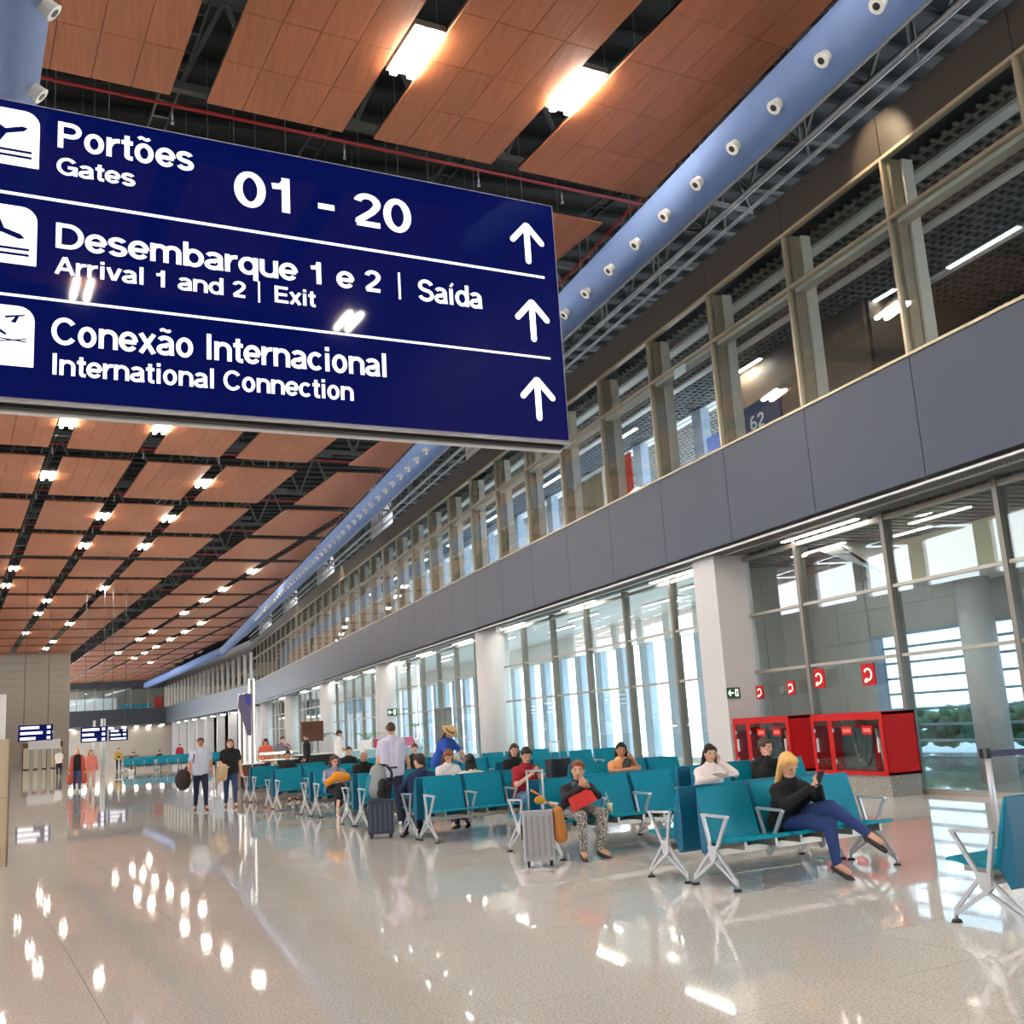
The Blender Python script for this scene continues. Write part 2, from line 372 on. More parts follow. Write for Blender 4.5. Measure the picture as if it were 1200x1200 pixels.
# soffit light battens
lb=MB().box(-.07,.07,0,2.45,.015,.075).mesh('light_batten',M['lamp_case']); ld=MB().box(-.05,.05,.02,2.43,0,.014).mesh('diffuser',M['lamp_white'])
for k in range(14):
    y=15.95+6.0*k if k else 15.95
    lab=['bright linear light under the grey band, above the red cabinet, nearest of the row','linear light under the grey band just past the square column'][k] if k<2 else 'linear light under the grey band, '+ORD[k]+' of the row from the right edge'
    t=thing('soffit_light',lab,'light',(12.80,y,4.955),0,None if k<2 else 'further linear lights under the grey band')
    link('light_batten',lb,t); link('diffuser',ld,t)
# ---- lower rooms ----
struct('wall_back',MB().box(13.2,16.0,22.15,22.3,0,5.1),M['wall_grey'],'grey panelled return wall behind the ground floor glass')
wg=struct('wall_inner',MB().box(16.0,16.15,20.0,22.3,0,5.1).box(16.0,16.15,2,20.0,3.05,5.1),M['wall_grey'],'grey panelled inner wall above the louvred window')
pm=[]
for iz in range(7):
    z0=.15+iz*.7
    for (p0,p1) in ((13.25,14.6),(14.6,15.95)):
        part('wall_panel',MB().box(p0+.008,p1-.008,22.11,22.15,z0+.008,z0+.692),M['wall_grey'],wg)
    for (q0,q1) in ((20.0,21.1),(21.1,22.1)) if z0<3.0 else ((20.0,21.1),(21.1,22.1),(17.8,20.0),(15.6,17.8),(13.4,15.6),(11.2,13.4)):
        part('wall_panel',MB().box(15.96,16.0,q0+.008,q1-.008,z0+.008,z0+.692),M['wall_grey'],wg)
part('window_reveal',MB().box(15.9,16.2,19.85,20.0,0,3.05).box(15.9,16.2,2,20,3.0,3.05),M['win_post'],wg,'blue grey window reveal')
lw=struct('window_90',MB().box(16.0,16.1,16.6,17.2,0,3.0).box(16.0,16.1,12.3,12.9,0,3.0),M['win_post'],'louvred outer window of the vestibule')
lv=MB()
for q in range(1,9): part('louvre',MB().box(16.15,16.3,2,19.85,q*.34,q*.34+.05),M['win_post'],lw)
for q in (19.0,15.2,14.0,11.0,9.0): part('vertical_bar',MB().box(16.05,16.15,q,q+.05,0,3.0),M['win_post'],lw)
part('glass_pane',MB().box(16.12,16.13,2,19.85,0,3.0),M['glass'],lw); part('perforated_screen',MB().add([(16.9,1.6,0),(16.9,22.1,0),(16.9,22.1,3.2),(16.9,1.6,3.2)],[(0,1,2,3)]),M['screen_mesh'],lw)
t=thing('hedge','green hedge outside, dimly seen beyond the louvred window','hedge',(24,0,0)); random.seed(9)
hm=MB()
for q in range(800): hm.ell((random.uniform(-.3,.3),random.uniform(4,34),random.uniform(.2,1.15)),random.uniform(.15,.3),random.uniform(.15,.35),random.uniform(.12,.25),6,4)
part('foliage',hm,M['hedge'],t,stuff=True)
struct('trim_3',MB().box(13.1,22.4,1.5,111.6,5.1,5.15),M['white'],'pale ceiling of the rooms behind the ground floor glass')
dk=MB()
for q in range(0,64): dk.box(13.15,15.95,2+q*.32,2.2+q*.32,4.98,5.1)
t3=struct('trim_4',dk,M['soffit'],'slatted grey ceiling of the vestibule')
part('ceiling_back',MB().box(13.12,15.98,1.5,22.1,5.06,5.10),M['band_dark'],t3)
# stair underside
st=struct('trim_5',MB().prism_x([(19.5,5.06),(18.6,5.06),(16.9,3.82),(13.2,3.82),(13.2,4.05),(17.0,4.05)],14.2,15.9),M['white'],'pale underside of the stair seen through the glass')
part('stair_side',MB().box(14.15,14.2,12.2,16.8,3.85,4.65),M['beige'],st,'beige lit stair side')
part('round_post',MB().tube((15.3,16.0,0),(15.3,16.0,3.82),.33,None,20),M['column'],st)
for i,(x,y,l) in enumerate([(14.2,14.6,1.6),(14.2,18.2,1.9),(14.9,16.4,1.2)]):
    t=thing('room_light',['short linear light in the vestibule ceiling above the stair','linear light in the vestibule ceiling behind the first mullion','linear light in the vestibule ceiling near the stair underside'][i],'light',(x,y,4.93))
    part('light_batten',MB().box(-.06,.06,0,l,0,.05),M['lamp_case'],t); part('diffuser',MB().box(-.045,.045,.02,l-.02,-.014,0),M['lamp_white'],t)
# outer wall beyond Y 22.3 at X 18
ow=struct('wall_outer',MB().box(18,18.2,22.3,111.6,4.2,5.1).box(18,18.2,22.3,111.6,0,.12).box(16,18.2,22.3,22.45,0,5.1),M['white'],'pale outer wall of the rooms beyond the glass')
pst=MB().box(17.9,18.2,0,.62,.12,4.2).mesh('window_post',M['win_post']); pn2=MB().box(18.08,18.09,.62,2.05,.12,4.2).mesh('glass_pane',M['glass'])
for k in range(43):
    link('window_post',pst,ow,(0,22.6+2.05*k,0)); link('glass_pane',pn2,ow,(0,22.6+2.05*k,0))
for k in range(12):
    t=thing('room_light','linear light in the room beyond the lower glass, '+ORD[k]+' one past the square column','light',(14.8+.9*(k%2),24+4.1*k,5.03),0,'linear lights in the rooms beyond the ground floor glass')
    link('light_batten',lb,t); link('diffuser',ld,t)
# ================= GALLERY (upper floor) =================
gc=struct('trim_6',MB().box(12.3,22.4,1.5,111.6,11.0,11.1),M['band_dark'],'dark gallery ceiling behind the upper glazing')
gs=MB()
for q in range(40): gs.box(12.7+q*.22,12.7+q*.22+.05,4,46,10.74,10.78)
for q in range(160): gs.box(12.6,21.3,4+q*.26,4.06+q*.26,10.74,10.79)
part('ceiling_grid',gs,C('grid_grey',128,124,116,.6),gc,stuff=True)
part('ceiling_channel',MB().box(13.0,13.25,2,111,10.66,10.74).box(14.7,14.9,2,111,10.68,10.74).box(16.7,16.9,2,111,10.68,10.74),M['white'],gc,'white ceiling channel')
gw=struct('wall_gallery',MB().box(21,21.2,1.5,18.6,7,11).box(16,21,18.6,18.8,7,11),C('gallery_dark',96,86,76,.6),'brown wall of the gallery')
part('wall_panel',MB().box(15.9,16.0,18.7,25.0,7,11),M['brown_wall'],gw)
go=struct('wall_gallery_outer',MB().box(16.5,16.7,25,111.6,10.7,11).box(16.5,16.7,25,111.6,7,7.6),M['white'],'pale outer wall of the gallery')
gp=MB().box(16.4,16.7,0,.55,7.6,10.7).mesh('window_post',M['win_post'])
for k in range(42): link('window_post',gp,go,(0,25+2.05*k,0))
gl=[(16.2,17.9,19.27),(16.6,14.7,16.7),(19.3,22.6,23.9),(16.1,23.1,24.2)]
for i,(x,y0,y1) in enumerate(gl):
    x=min(x,15.7) if y0>18.5 else x
    t=thing('gallery_light',['linear gallery light beyond the second mullion from the right edge','linear gallery light nearest the right edge of the upper glass','lowest linear gallery light just above the sill','linear gallery light in front of the brown gallery wall'][i],'light',(x,y0,10.66))
    l=y1-y0; part('light_batten',MB().box(-.07,.07,0,l,.01,.06),M['lamp_case'],t); part('diffuser',MB().box(-.05,.05,.02,l-.02,-.004,.01),M['lamp_white'],t)
for k in range(20):
    t=thing('gallery_light','gallery light behind the upper glass, '+ORD[k]+' one beyond the brown wall','light',(14.0+(k%2)*1.3,26+3.2*k,10.62),0,'linear lights along the far gallery')
    link('light_batten',lb,t); link('diffuser',ld,t)
# ================= FAR END =================
def wallseg(p,q,z0,z1,th,mb):
    d=Vector((q[0]-p[0],q[1]-p[1],0)).normalized(); nrm=Vector((d.y,-d.x,0))*th
    return mb.add([(p[0],p[1],z0),(q[0],q[1],z0),(q[0]+nrm.x,q[1]+nrm.y,z0),(p[0]+nrm.x,p[1]+nrm.y,z0),(p[0],p[1],z1),(q[0],q[1],z1),(q[0]+nrm.x,q[1]+nrm.y,z1),(p[0]+nrm.x,p[1]+nrm.y,z1)],[(0,1,2,3),(7,6,5,4),(0,4,5,1),(1,5,6,2),(2,6,7,3),(3,7,4,0)])
P1=(12.0,112.0); P2=(5.6,172.0); P3=(-9.5,170.0)
fw=struct('wall_far',wallseg(P1,P2,4.9,7.2,.3,MB()),M['band_dark'],'dark cladding band where the gallery turns at the far end')
part('cladding_panel',wallseg(P2,P3,4.9,7.2,-.3,MB()),M['band_dark'],fw)
part('fascia_panel',wallseg(P1,P2,10.3,11.7,.2,MB()),M['fascia'],fw); part('fascia_panel',wallseg(P2,P3,10.4,11.3,-.2,MB()),M['band_dark'],fw)
part('floor_edge',MB().prism([(12.3,112),(22,112),(22,200),(-12,200),(-12,170.5),(5.8,172.4)],6.8,7.1),M['white'],fw)
part('gallery_ceiling',MB().prism([(12.3,112),(22,112),(22,200),(-12,200),(-12,171),(5.8,173)],11.0,11.2),M['brown_wall'],fw)
def seg_posts(p,q,n,z0,z1,wd,mt,nm,par):
    for k in range(n+1):
        t=k/n; x=p[0]+(q[0]-p[0])*t; y=p[1]+(q[1]-p[1])*t
        part(nm,MB().box(x-wd/2,x+wd/2,y-wd/2,y+wd/2,z0,z1),mt,par)
seg_posts(P1,P2,20,7.2,10.4,.28,M['post'],'mullion',fw); seg_posts(P2,P3,6,7.2,10.4,.12,M['mullion'],'mullion',fw)
part('glass_pane',wallseg(P1,P2,7.2,10.3,.02,MB()),M['glass'],fw); part('glass_pane',wallseg(P2,P3,7.2,10.4,-.02,MB()),M['glass'],fw)
seg_posts((13.0,113),(7.0,171),8,0,4.9,.9,M['column'],'column',fw)
part('inner_wall',MB().box(10,10.3,150,200,0,11).box(-12,10,199.5,199.8,0,4.9).box(-12,10,195,195.3,7,9.4),M['wall_far'],fw)
part('back_window',MB().box(15.5,15.6,113,150,7.6,10.4),M['win_post'],fw)
part('booth',MB().box(-8.5,-1.5,180,184,7.1,9.3),M['white'],fw,'white booth on the far gallery'); part('red_panel',MB().box(4.0,5.3,173.6,173.8,7.1,8.9),M['red'],fw)
part('gallery_seat',MB().box(-1.0,3.6,174,174.4,7.1,8.0),M['teal'],fw,stuff=True)
fl=struct('wall_left',None,None,'grey horizontally boarded wall closing the left of the hall')
bn=16
for k in range(bn):
    part('wall_board',MB().box(-24,-5.45,117.6,117.8,k*.75+.01,(k+1)*.75-.01),M['wall_far'],fl)
part('wall_core',MB().box(-24,-5.5,117.8,118.6,0,14.6),M['wall_far'],fl)
part('lift_door_frame',MB().box(-9.7,-6.0,117.45,117.6,0,2.6),M['dark_wood'],fl)
for k in range(5): part('glass_door',MB().box(-9.6+k*.72,-8.95+k*.72,117.4,117.46,.1,2.1),C('door_cream',195,188,160,.4),fl)
# left side and rear of the hall, outside the picture
ls=struct('wall_side_left',MB().box(-24.2,-23.9,-22,117.6,0,8.8).box(-24.2,-23.9,-22,117.6,12.6,14.6),M['white'],'long left side wall with a row of high windows')
for k in range(24): part('window_pier',MB().box(-24.2,-23.9,-22+k*6.0,-20.6+k*6.0,8.8,12.6),M['white'],ls)
struct('wall_rear',MB().box(-24,22.5,-22.3,-22,0,14.6).box(12.3,12.6,-22,1.4,0,14.6),M['brown_wall'],'brown rear wall behind the camera')
struct('wall_far_end',MB().box(-24,22.5,189.4,189.7,0,14.6).box(21.9,22.2,111,189.4,0,14.6),M['wall_far'],'plain end wall beyond the far gallery')
# downlights below the far band
dl=MB().tube((0,0,0),(0,0,.05),.32,None,10).mesh('diffuser',M['lamp_white']); dc=MB().tube((0,0,.05),(0,0,.2),.36,None,10).mesh('lamp_case',M['lamp_case'])
random.seed(3)
for k in range(46):
    t=thing('downlight','small bright downlight in the low ceiling under the far gallery','light',(-8+1.9*(k%8),174+3.6*(k//8)+.4*(k%3),4.65),0,'downlights under the far gallery')
    if k<8:
        t['label']='downlight under the turned dark band, %s from the near corner'%ORD[k]
        u=(k+1)/9; t.location=(13.0-6.4*u,113+59*u,4.65)
    link('diffuser',dl,t); link('lamp_case',dc,t)
part('low_ceiling',MB().prism([(13,112),(22,112),(22,200),(-12,200),(-12,170.8),(5.9,172.6)],4.85,4.9),M['band_dark'],fw)
# ================= CEILING LIGHTS =================
tb=MB()
LENS=[(12.69,5.78),(12.62,8.52),(33.23,3.01),(33.17,5.74),(40.27,3.01),(40.3,8.53),(47.2,5.73),(47.2,8.47),(54.4,5.78),(54.3,8.55),(61.8,3.05),(68.3,3.0),(69.3,8.55),(75.4,5.76),(82.5,5.77),(89.5,8.5),(19.5,8.53),(26.5,5.75),(5.5,3.0),(5.5,8.5),(-4,5.8),(-4,0),(12.6,0.2),(12.6,-5.3),(26.5,-5.4),(40,-2.8),(75,-2.7),(-12,2),(-12,8),(104.3,8.55),(111.2,8.5),(119,8.56),(61.9,15.95),(69.6,15.97),(75.2,15.93),(82.7,16.0),(96.5,15.95),(103.4,15.9),(118.2,16.05),(90.1,18.8),(97,18.8),(104,18.8),(112,18.85),(119.1,18.85),(125.7,18.8),(133,21.75),(19.7,3.0),(26.5,8.5),(5.5,5.78),(5.5,0.2),(-2,3),(19.5,-2.8),(33,-5.5),(47,-8.2),(61,-2.8),(96,5.78),(61,-8)]  # includes extra lamps out of view, added to brighten the hall
CNT={}
cs=MB().box(-.24,.24,-.58,.58,.06,.16).mesh('lamp_case',M['mull_dark'])
tu=MB().box(-.05,.05,-.54,.54,-.02,.06).mesh('tube',M['lamp_warm'])
for i,(a,b) in enumerate(LENS):
    lab='extra twin tube ceiling light out of view, added to brighten the hall'
    if i==0: lab='twin tube ceiling light, left of the two large ones above the sign'
    if i==1: lab='twin tube ceiling light, right of the two large ones above the sign'
    if i==2: lab='twin tube ceiling light just under the lower left part of the sign'
    if i==3: lab='twin tube ceiling light just under the sign, second from the left'
    if i>3:
        cn=[(3,'first'),(5.75,'second'),(8.5,'third'),(15.95,'fourth'),(18.8,'fifth'),(21.75,'sixth')]
        m_=[n_ for bb,n_ in cn if abs(bb-b)<.3]
        if m_ and a>30:
            CNT[m_[0]]=CNT.get(m_[0],0)+1; lab='twin tube ceiling light, number %s along the %s lengthwise gap from the left'%(ORD[CNT[m_[0]]-1],m_[0]); lab=lab.replace('number ','')
    t=thing('ceiling_light',lab,'light',AB(a,b,11.36,TC),TC,None if i<4 else 'twin tube lights in the far wooden ceiling')
    link('lamp_case',cs,t)
    link('tube',tu,t,(-.14,0,0)); link('tube',tu,t,(.14,0,0))
# spot lights washing the fascia
for i,y in enumerate((13.2,62,80)):
    sd=bpy.data.lights.new('fascia_spot','SPOT'); sd.energy=260; sd.color=(1,.80,.55); sd.spot_size=1.1; sd.spot_blend=.8; sd.shadow_soft_size=.05
    t=thing('fascia_spotlight',['small spotlight above the warm patch on the fascia near the right edge','small spotlight above the far bronze fascia, nearer one','small spotlight above the far bronze fascia, further one'][i],'light',(10.6,y,11.75))
    part('spot_can',MB().tube((0,0,0),(.18,0,-.1),.07,None,12),M['black'],t)
    so=link('spot_beam',sd,t,(.22,0,-.12)); so.rotation_euler=Vector((-1.4,0,.95)).to_track_quat('Z','Y').to_euler()
# ================= DUCTS AND PIPES =================
def duct(name,lab,p,q,r,nz,nd,th=0):
    t=thing(name,lab,'duct',p); d=Vector(q)-Vector(p); 
    mb=MB(); n=30; u=Vector((0,0,1)); 
    mb.tube((0,0,0),d,r,None,36); part('duct_tube',mb,M['duct'],t)
    rg=MB(); L=d.length; dn=d.normalized(); nd=Vector(nd).normalized()
    ring=MB(); 
    cone=MB().tube(nd*(r-.04),nd*(r+.13),.075,.10,18,False).tube(nd*(r+.125),nd*(r+.135),.105,.105,18)
    cm=cone.mesh('nozzle',M['nozzle']); hole=MB().tube(nd*(r+.13),nd*(r+.142),.05,.05,14).mesh('nozzle_hole',M['black'])
    for k in nz:
        o=link('nozzle',cm,t,dn*k); link('nozzle_hole',hole,o)
    return t
duct('air_duct','long round blue air duct with nozzles hanging along the ceiling edge',(8.93,-4,10.33),(8.93,108,10.33),.39,[9.1-4+1.118*k+8 for k in range(-2,62)] ,(-.707,0,-.707))
dx,dy,_=AB(1,0,0,TC)
D0=AB(-6,.32,9.5,TC); D1=AB(14.2,.32,9.5,TC)
duct('air_duct','short blue air duct filling the upper left corner above the sign',D0,D1,.42,[16.6,18.2,19.6],(.75,.1,-.62))
# bent far duct end
t=thing('air_duct','far end of the blue air duct turning with the wall','duct',(8.93,108,10.33))
part('duct_tube',MB().tube((0,0,0),(-6.2,58,0),.45,None,20),M['duct'],t)
for i,(x,z,r) in enumerate([(11.35,12.0,.055),(11.6,12.2,.035),(11.85,11.95,.06),(12.0,11.7,.04)]):
    t=thing('service_pipe',['metal pipe nearest the blue duct, above the fascia','thin metal pipe second from the blue duct','thick metal pipe just above the fascia','thin metal pipe closest to the fascia'][i],'pipe',(x,0,z))
    part('pipe',MB().tube((0,-5,0),(0,112,0),r,None,10),M['galv'],t)
    cl=MB()
    for k in range(38): cl.box(-.02,.02,k*3,k*3+.05,0,2.3)
    part('pipe_hanger',cl,M['steel'],t,stuff=True)
t=thing('roof_truss','long steel lattice girder running above the fascia beside the pipes','truss',(12.7,0,0))
part('chord',MB().bar((0,-4,12.7),(0,111,12.7),.12,.12),M['steel'],t); part('chord',MB().bar((0,-4,13.9),(0,111,13.9),.12,.12),M['steel'],t)
wb=MB()
for k in range(-2,56): wb.bar((0,k*2,12.7),(0,k*2+1,13.9),.06,.06).bar((0,k*2+1,13.9),(0,k*2+2,12.7),.06,.06).bar((-1.4,k*2,12.72),(1.1,k*2,12.72),.06,.08)
part('truss_web',wb,M['steel'],t)
t=thing('sprinkler_pipe','red pipe running lengthwise beside the blue duct above the fascia','pipe',(10.1,0,12.3))
part('pipe',MB().tube((0,-4,0),(0,111,0),.03,None,8),M['red_pipe'],t)
# ================= MAIN HANGING SIGN =================
sg=thing('hanging_sign','large dark blue hanging direction sign with white backlit lettering','sign',AB(5.5,0),TH)
B0,B1,Z0,Z1=-1.25,3.375,3.37,4.97
part('sign_face',MB().box(B0,B1,0,.10,Z0,Z1),M['sign_blue'],sg)
part('sign_frame',MB().box(B0-.01,B1+.012,.012,.14,Z1,Z1+.012).box(B1,B1+.012,.012,.14,Z0-.03,Z1).box(B0-.01,B1+.012,.012,.04,Z0-.02,Z0).box(B0-.01,B1,.09,.14,Z0-.05,Z0-.0),M['sign_edge'],sg)
part('sign_underside',MB().box(B0,B1-.02,.04,.09,Z0-.04,Z0),M['black'],sg)
part('suspension_rod',MB().tube((-1.05,.08,Z1),(-1.05,.08,12.0),.012,None,8),M['galv'],sg); part('suspension_rod',MB().tube((-.35,.08,Z1),(-.35,.08,12.0),.012,None,8),M['galv'],sg)
part('divider_line',MB().box(B0+.05,3.28,-.004,0,4.445,4.460),M['sign_white'],sg); part('divider_line',MB().box(B0+.05,3.28,-.004,0,3.895,3.908),M['sign_white'],sg)
def arc(cx,cy,rx,ry,a0,a1,n=14):
    return [(cx+rx*math.cos(math.radians(a0+(a1-a0)*k/n)),cy+ry*math.sin(math.radians(a0+(a1-a0)*k/n))) for k in range(n+1)]
XH=.74; T_=.150; h_=T_/2
def bowl(x,w=.56): return arc(x+w/2,XH/2,w/2-h_,XH/2-h_*.8,0,360,22)
def tilde(x): return [(x,.92),(x+.07,.975),(x+.13,.965),(x+.20,.925),(x+.26,.915),(x+.33,.97)]
# bold grotesque letters: (advance, strokes) with cap height 1
GL={
'P':(.70,[[(h_,0),(h_,1)],[(h_,.92),(.36,.92)]+arc(.36,.70,.22,.22,90,-90)+[(h_,.48)]]),
'o':(.64,[bowl(.03)]),'õ':(.64,[bowl(.03),('t',tilde(.14))]),
'r':(.42,[[(h_+.02,0),(h_+.02,XH)],arc(.36,.40,.24,.26,180,92,8)+[(.40,.66)]]),
't':(.38,[[(.19,.93),(.19,.17)]+arc(.29,.17,.10,.10,180,270,6)+[(.36,.07)],[(.03,.67),(.36,.67)]]),
'e':(.61,[arc(.305,XH/2,.225,.30,-38,-360,24)+[],[(.06,.36),(.55,.36)]]),
's':(.57,[arc(.28,.53,.185,.145,20,180,10)+arc(.28,.53,.185,.15,180,250,4)+[(.30,.365)]+arc(.29,.215,.19,.15,70,-160,14)]),
'G':(.80,[arc(.40,.5,.315,.43,38,350,24)+[(.71,.46)],[(.42,.46),(.74,.46)],[(.70,.50),(.70,.0)]]),
'a':(.60,[arc(.28,.50,.20,.165,155,0,8)+[(.48,.2),(.50,.0)],arc(.265,.21,.185,.145,60,330,16),[(.30,.385),(.48,.42)]]),
'0':(.62,[arc(.31,.48,.215,.42,0,360,26)]),'1':(.62,[[(.36,0),(.36,.97)],[(.10,.70),(.28,.72),(.36,.86)]]),
'2':(.62,[arc(.31,.68,.20,.21,170,-25,14)+[(.40,.44),(.14,.17),(.13,.08)],[(.08,.08),(.56,.08)]]),
'6':(.62,[arc(.31,.30,.205,.225,0,360,20),[(.105,.32)]+arc(.34,.50,.235,.40,180,75,8)]),
'-':(.40,[[(.04,.37),(.36,.37)]]),' ':(.32,[]),
'D':(.78,[[(h_+.01,0),(h_+.01,1)],[(h_,.92),(.34,.92)]+arc(.34,.5,.34,.42,90,-90,18)+[(h_,.08)]]),
'm':(.95,[[(h_+.02,0),(h_+.02,XH)],arc(.285,.47,.185,.195,180,0,10)+[(.47,0)],arc(.655,.47,.185,.195,180,0,10)+[(.84,0)]]),
'n':(.63,[[(h_+.02,0),(h_+.02,XH)],arc(.315,.44,.215,.225,180,0,12)+[(.53,0)]]),
'b':(.64,[[(h_+.02,0),(h_+.02,1)],arc(.33,XH/2,.225,.30,0,360,22)]),
'q':(.64,[[(.54,-.24),(.54,XH)],arc(.31,XH/2,.225,.30,0,360,22)]),
'd':(.64,[[(.54,0),(.54,1)],arc(.31,XH/2,.225,.30,0,360,22)]),
'u':(.63,[[(.10,XH),(.10,.30)]+arc(.315,.30,.215,.225,180,360,12)+[],[(.53,0),(.53,XH)]]),
'S':(.72,[arc(.36,.71,.25,.215,15,180,10)+arc(.36,.71,.25,.20,180,250,4)+[(.40,.49)]+arc(.36,.285,.26,.215,70,-165,14)]),
'i':(.30,[[(.15,0),(.15,XH)],[(.15,.84),(.15,1)]]),'í':(.32,[[(.15,0),(.15,XH)],('t',[(.12,.83),(.24,1.0)])]),
'A':(.76,[[(.08,0),(.37,.97)],[(.68,0),(.39,.97)],[(.20,.30),(.56,.30)]]),
'v':(.58,[[(.07,XH),(.28,.04)],[(.51,XH),(.30,.04)]]),'x':(.58,[[(.08,XH),(.50,0)],[(.50,XH),(.08,0)]]),
'l':(.30,[[(.15,0),(.15,1)]]),'I':(.32,[[(.16,0),(.16,1)]]),
'E':(.68,[[(h_+.01,0),(h_+.01,1)],[(h_,.92),(.62,.92)],[(h_,.51),(.58,.51)],[(h_,.08),(.64,.08)]]),
'C':(.77,[arc(.40,.5,.315,.43,38,322,24)]),'c':(.59,[arc(.31,XH/2,.225,.30,45,315,18)]),'ã':(.60,None)}
GL['ã']=(.60,GL['a'][1]+[('t',tilde(.12))])
def text(txt,parent,x0,x1,zb,cap,m,y=-.004,name='lettering',label=None):
    adv=sum(GL[c][0] for c in txt); sx_=(x1-x0)/(adv-.06); x=0
    objs=[]
    for c in txt:
        a,st=GL[c]; mb=MB()
        for s in st:
            tw=T_
            if s and s[0]=='t': s=s[1]; tw=.10
            closed=len(s)>3 and abs(s[0][0]-s[-1][0])<1e-4 and abs(s[0][1]-s[-1][1])<1e-4
            P_=[Vector((p[0],p[1])) for p in s]; n=len(P_); L=[];R=[]
            for k in range(n):
                d0=(P_[k]-P_[k-1]) if k>0 else ((P_[0]-P_[-2]) if closed else P_[1]-P_[0])
                d1=(P_[k+1]-P_[k]) if k<n-1 else ((P_[1]-P_[0]) if closed else P_[-1]-P_[-2])
                if d0.length<1e-6: d0=d1
                if d1.length<1e-6: d1=d0
                d0=d0.normalized(); d1=d1.normalized(); t=(d0+d1); t=t.normalized() if t.length>.1 else d1
                nn=Vector((-t.y,t.x)); w_=tw/2/max(.75,nn.dot(Vector((-d1.y,d1.x))))
                L.append(P_[k]+nn*w_); R.append(P_[k]-nn*w_)
            f=lambda q,yy:(x0+(x+q.x)*sx_,yy,zb+q.y*cap)
            vs=[f(q,y) for q in L]+[f(q,y) for q in R]+[f(q,0) for q in L]+[f(q,0) for q in R]
            fs=[(k,k+1,n+k+1,n+k) for k in range(n-1)]+[(k+1,k,2*n+k,2*n+k+1) for k in range(n-1)]+[(n+k,n+k+1,3*n+k+1,3*n+k) for k in range(n-1)]
            mb.add(vs,fs)
        if mb.v: objs.append(part(name,mb,m,parent,'letter '+c if c.isalpha() else ('digit '+c if c.isdigit() else None)))
        x+=a
    return objs
W=M['sign_white']
text('Portões',sg,.372,1.062,4.755,.150,W,label='Portões'); text('Gates',sg,.368,.755,4.603,.098,W,label='Gates')
text('01 - 20',sg,1.285,2.352,4.600,.222,W,label='01 - 20')
text('Desembarque 1 e 2',sg,.372,2.145,4.188,.140,W,label='Desembarque 1 e 2'); text('Saída',sg,2.385,2.812,4.175,.140,W,label='Saída')
part('divider_line',MB().box(2.262,2.275,-.004,0,4.165,4.335),W,sg)
text('Arrival 1 and 2',sg,.370,1.345,4.045,.098,W,label='Arrival 1 and 2'); text('Exit',sg,1.510,1.742,4.045,.098,W,label='Exit')
part('divider_line',MB().box(1.418,1.428,-.004,0,4.03,4.155),W,sg)
text('Conexão Internacional',sg,.362,2.165,3.665,.145,W,label='Conexão Internacional'); text('International Connection',sg,.362,1.952,3.503,.112,W,label='International Connection')
for zc in (4.675,4.145,3.625):
    m=MB(); m.tube((3.17,-.002,zc-.13),(3.17,-.002,zc+.10),.020,None,10).bar((3.17,-.003,zc-.125),(3.17,-.003,zc+.10),.040,.004,(0,1,0))
    for sgn in (-1,1): m.bar((3.17,-.003,zc+.125),(3.17+sgn*.105,-.003,zc+.012),.040,.004,(0,1,0)).ell((3.17+sgn*.105,-.003,zc+.012),.02,.002,.02)
    m.ell((3.17,-.003,zc+.122),.02,.002,.02).ell((3.17,-.003,zc-.125),.02,.002,.02)
    m2=MB()
    m2.v=[(x,max(min(y,0),-.005),z) for x,y,z in m.v]; m2.f=m.f; m2.sm=[False]*len(m.f)
    part('arrow',m2,W,sg,'white arrow pointing up')
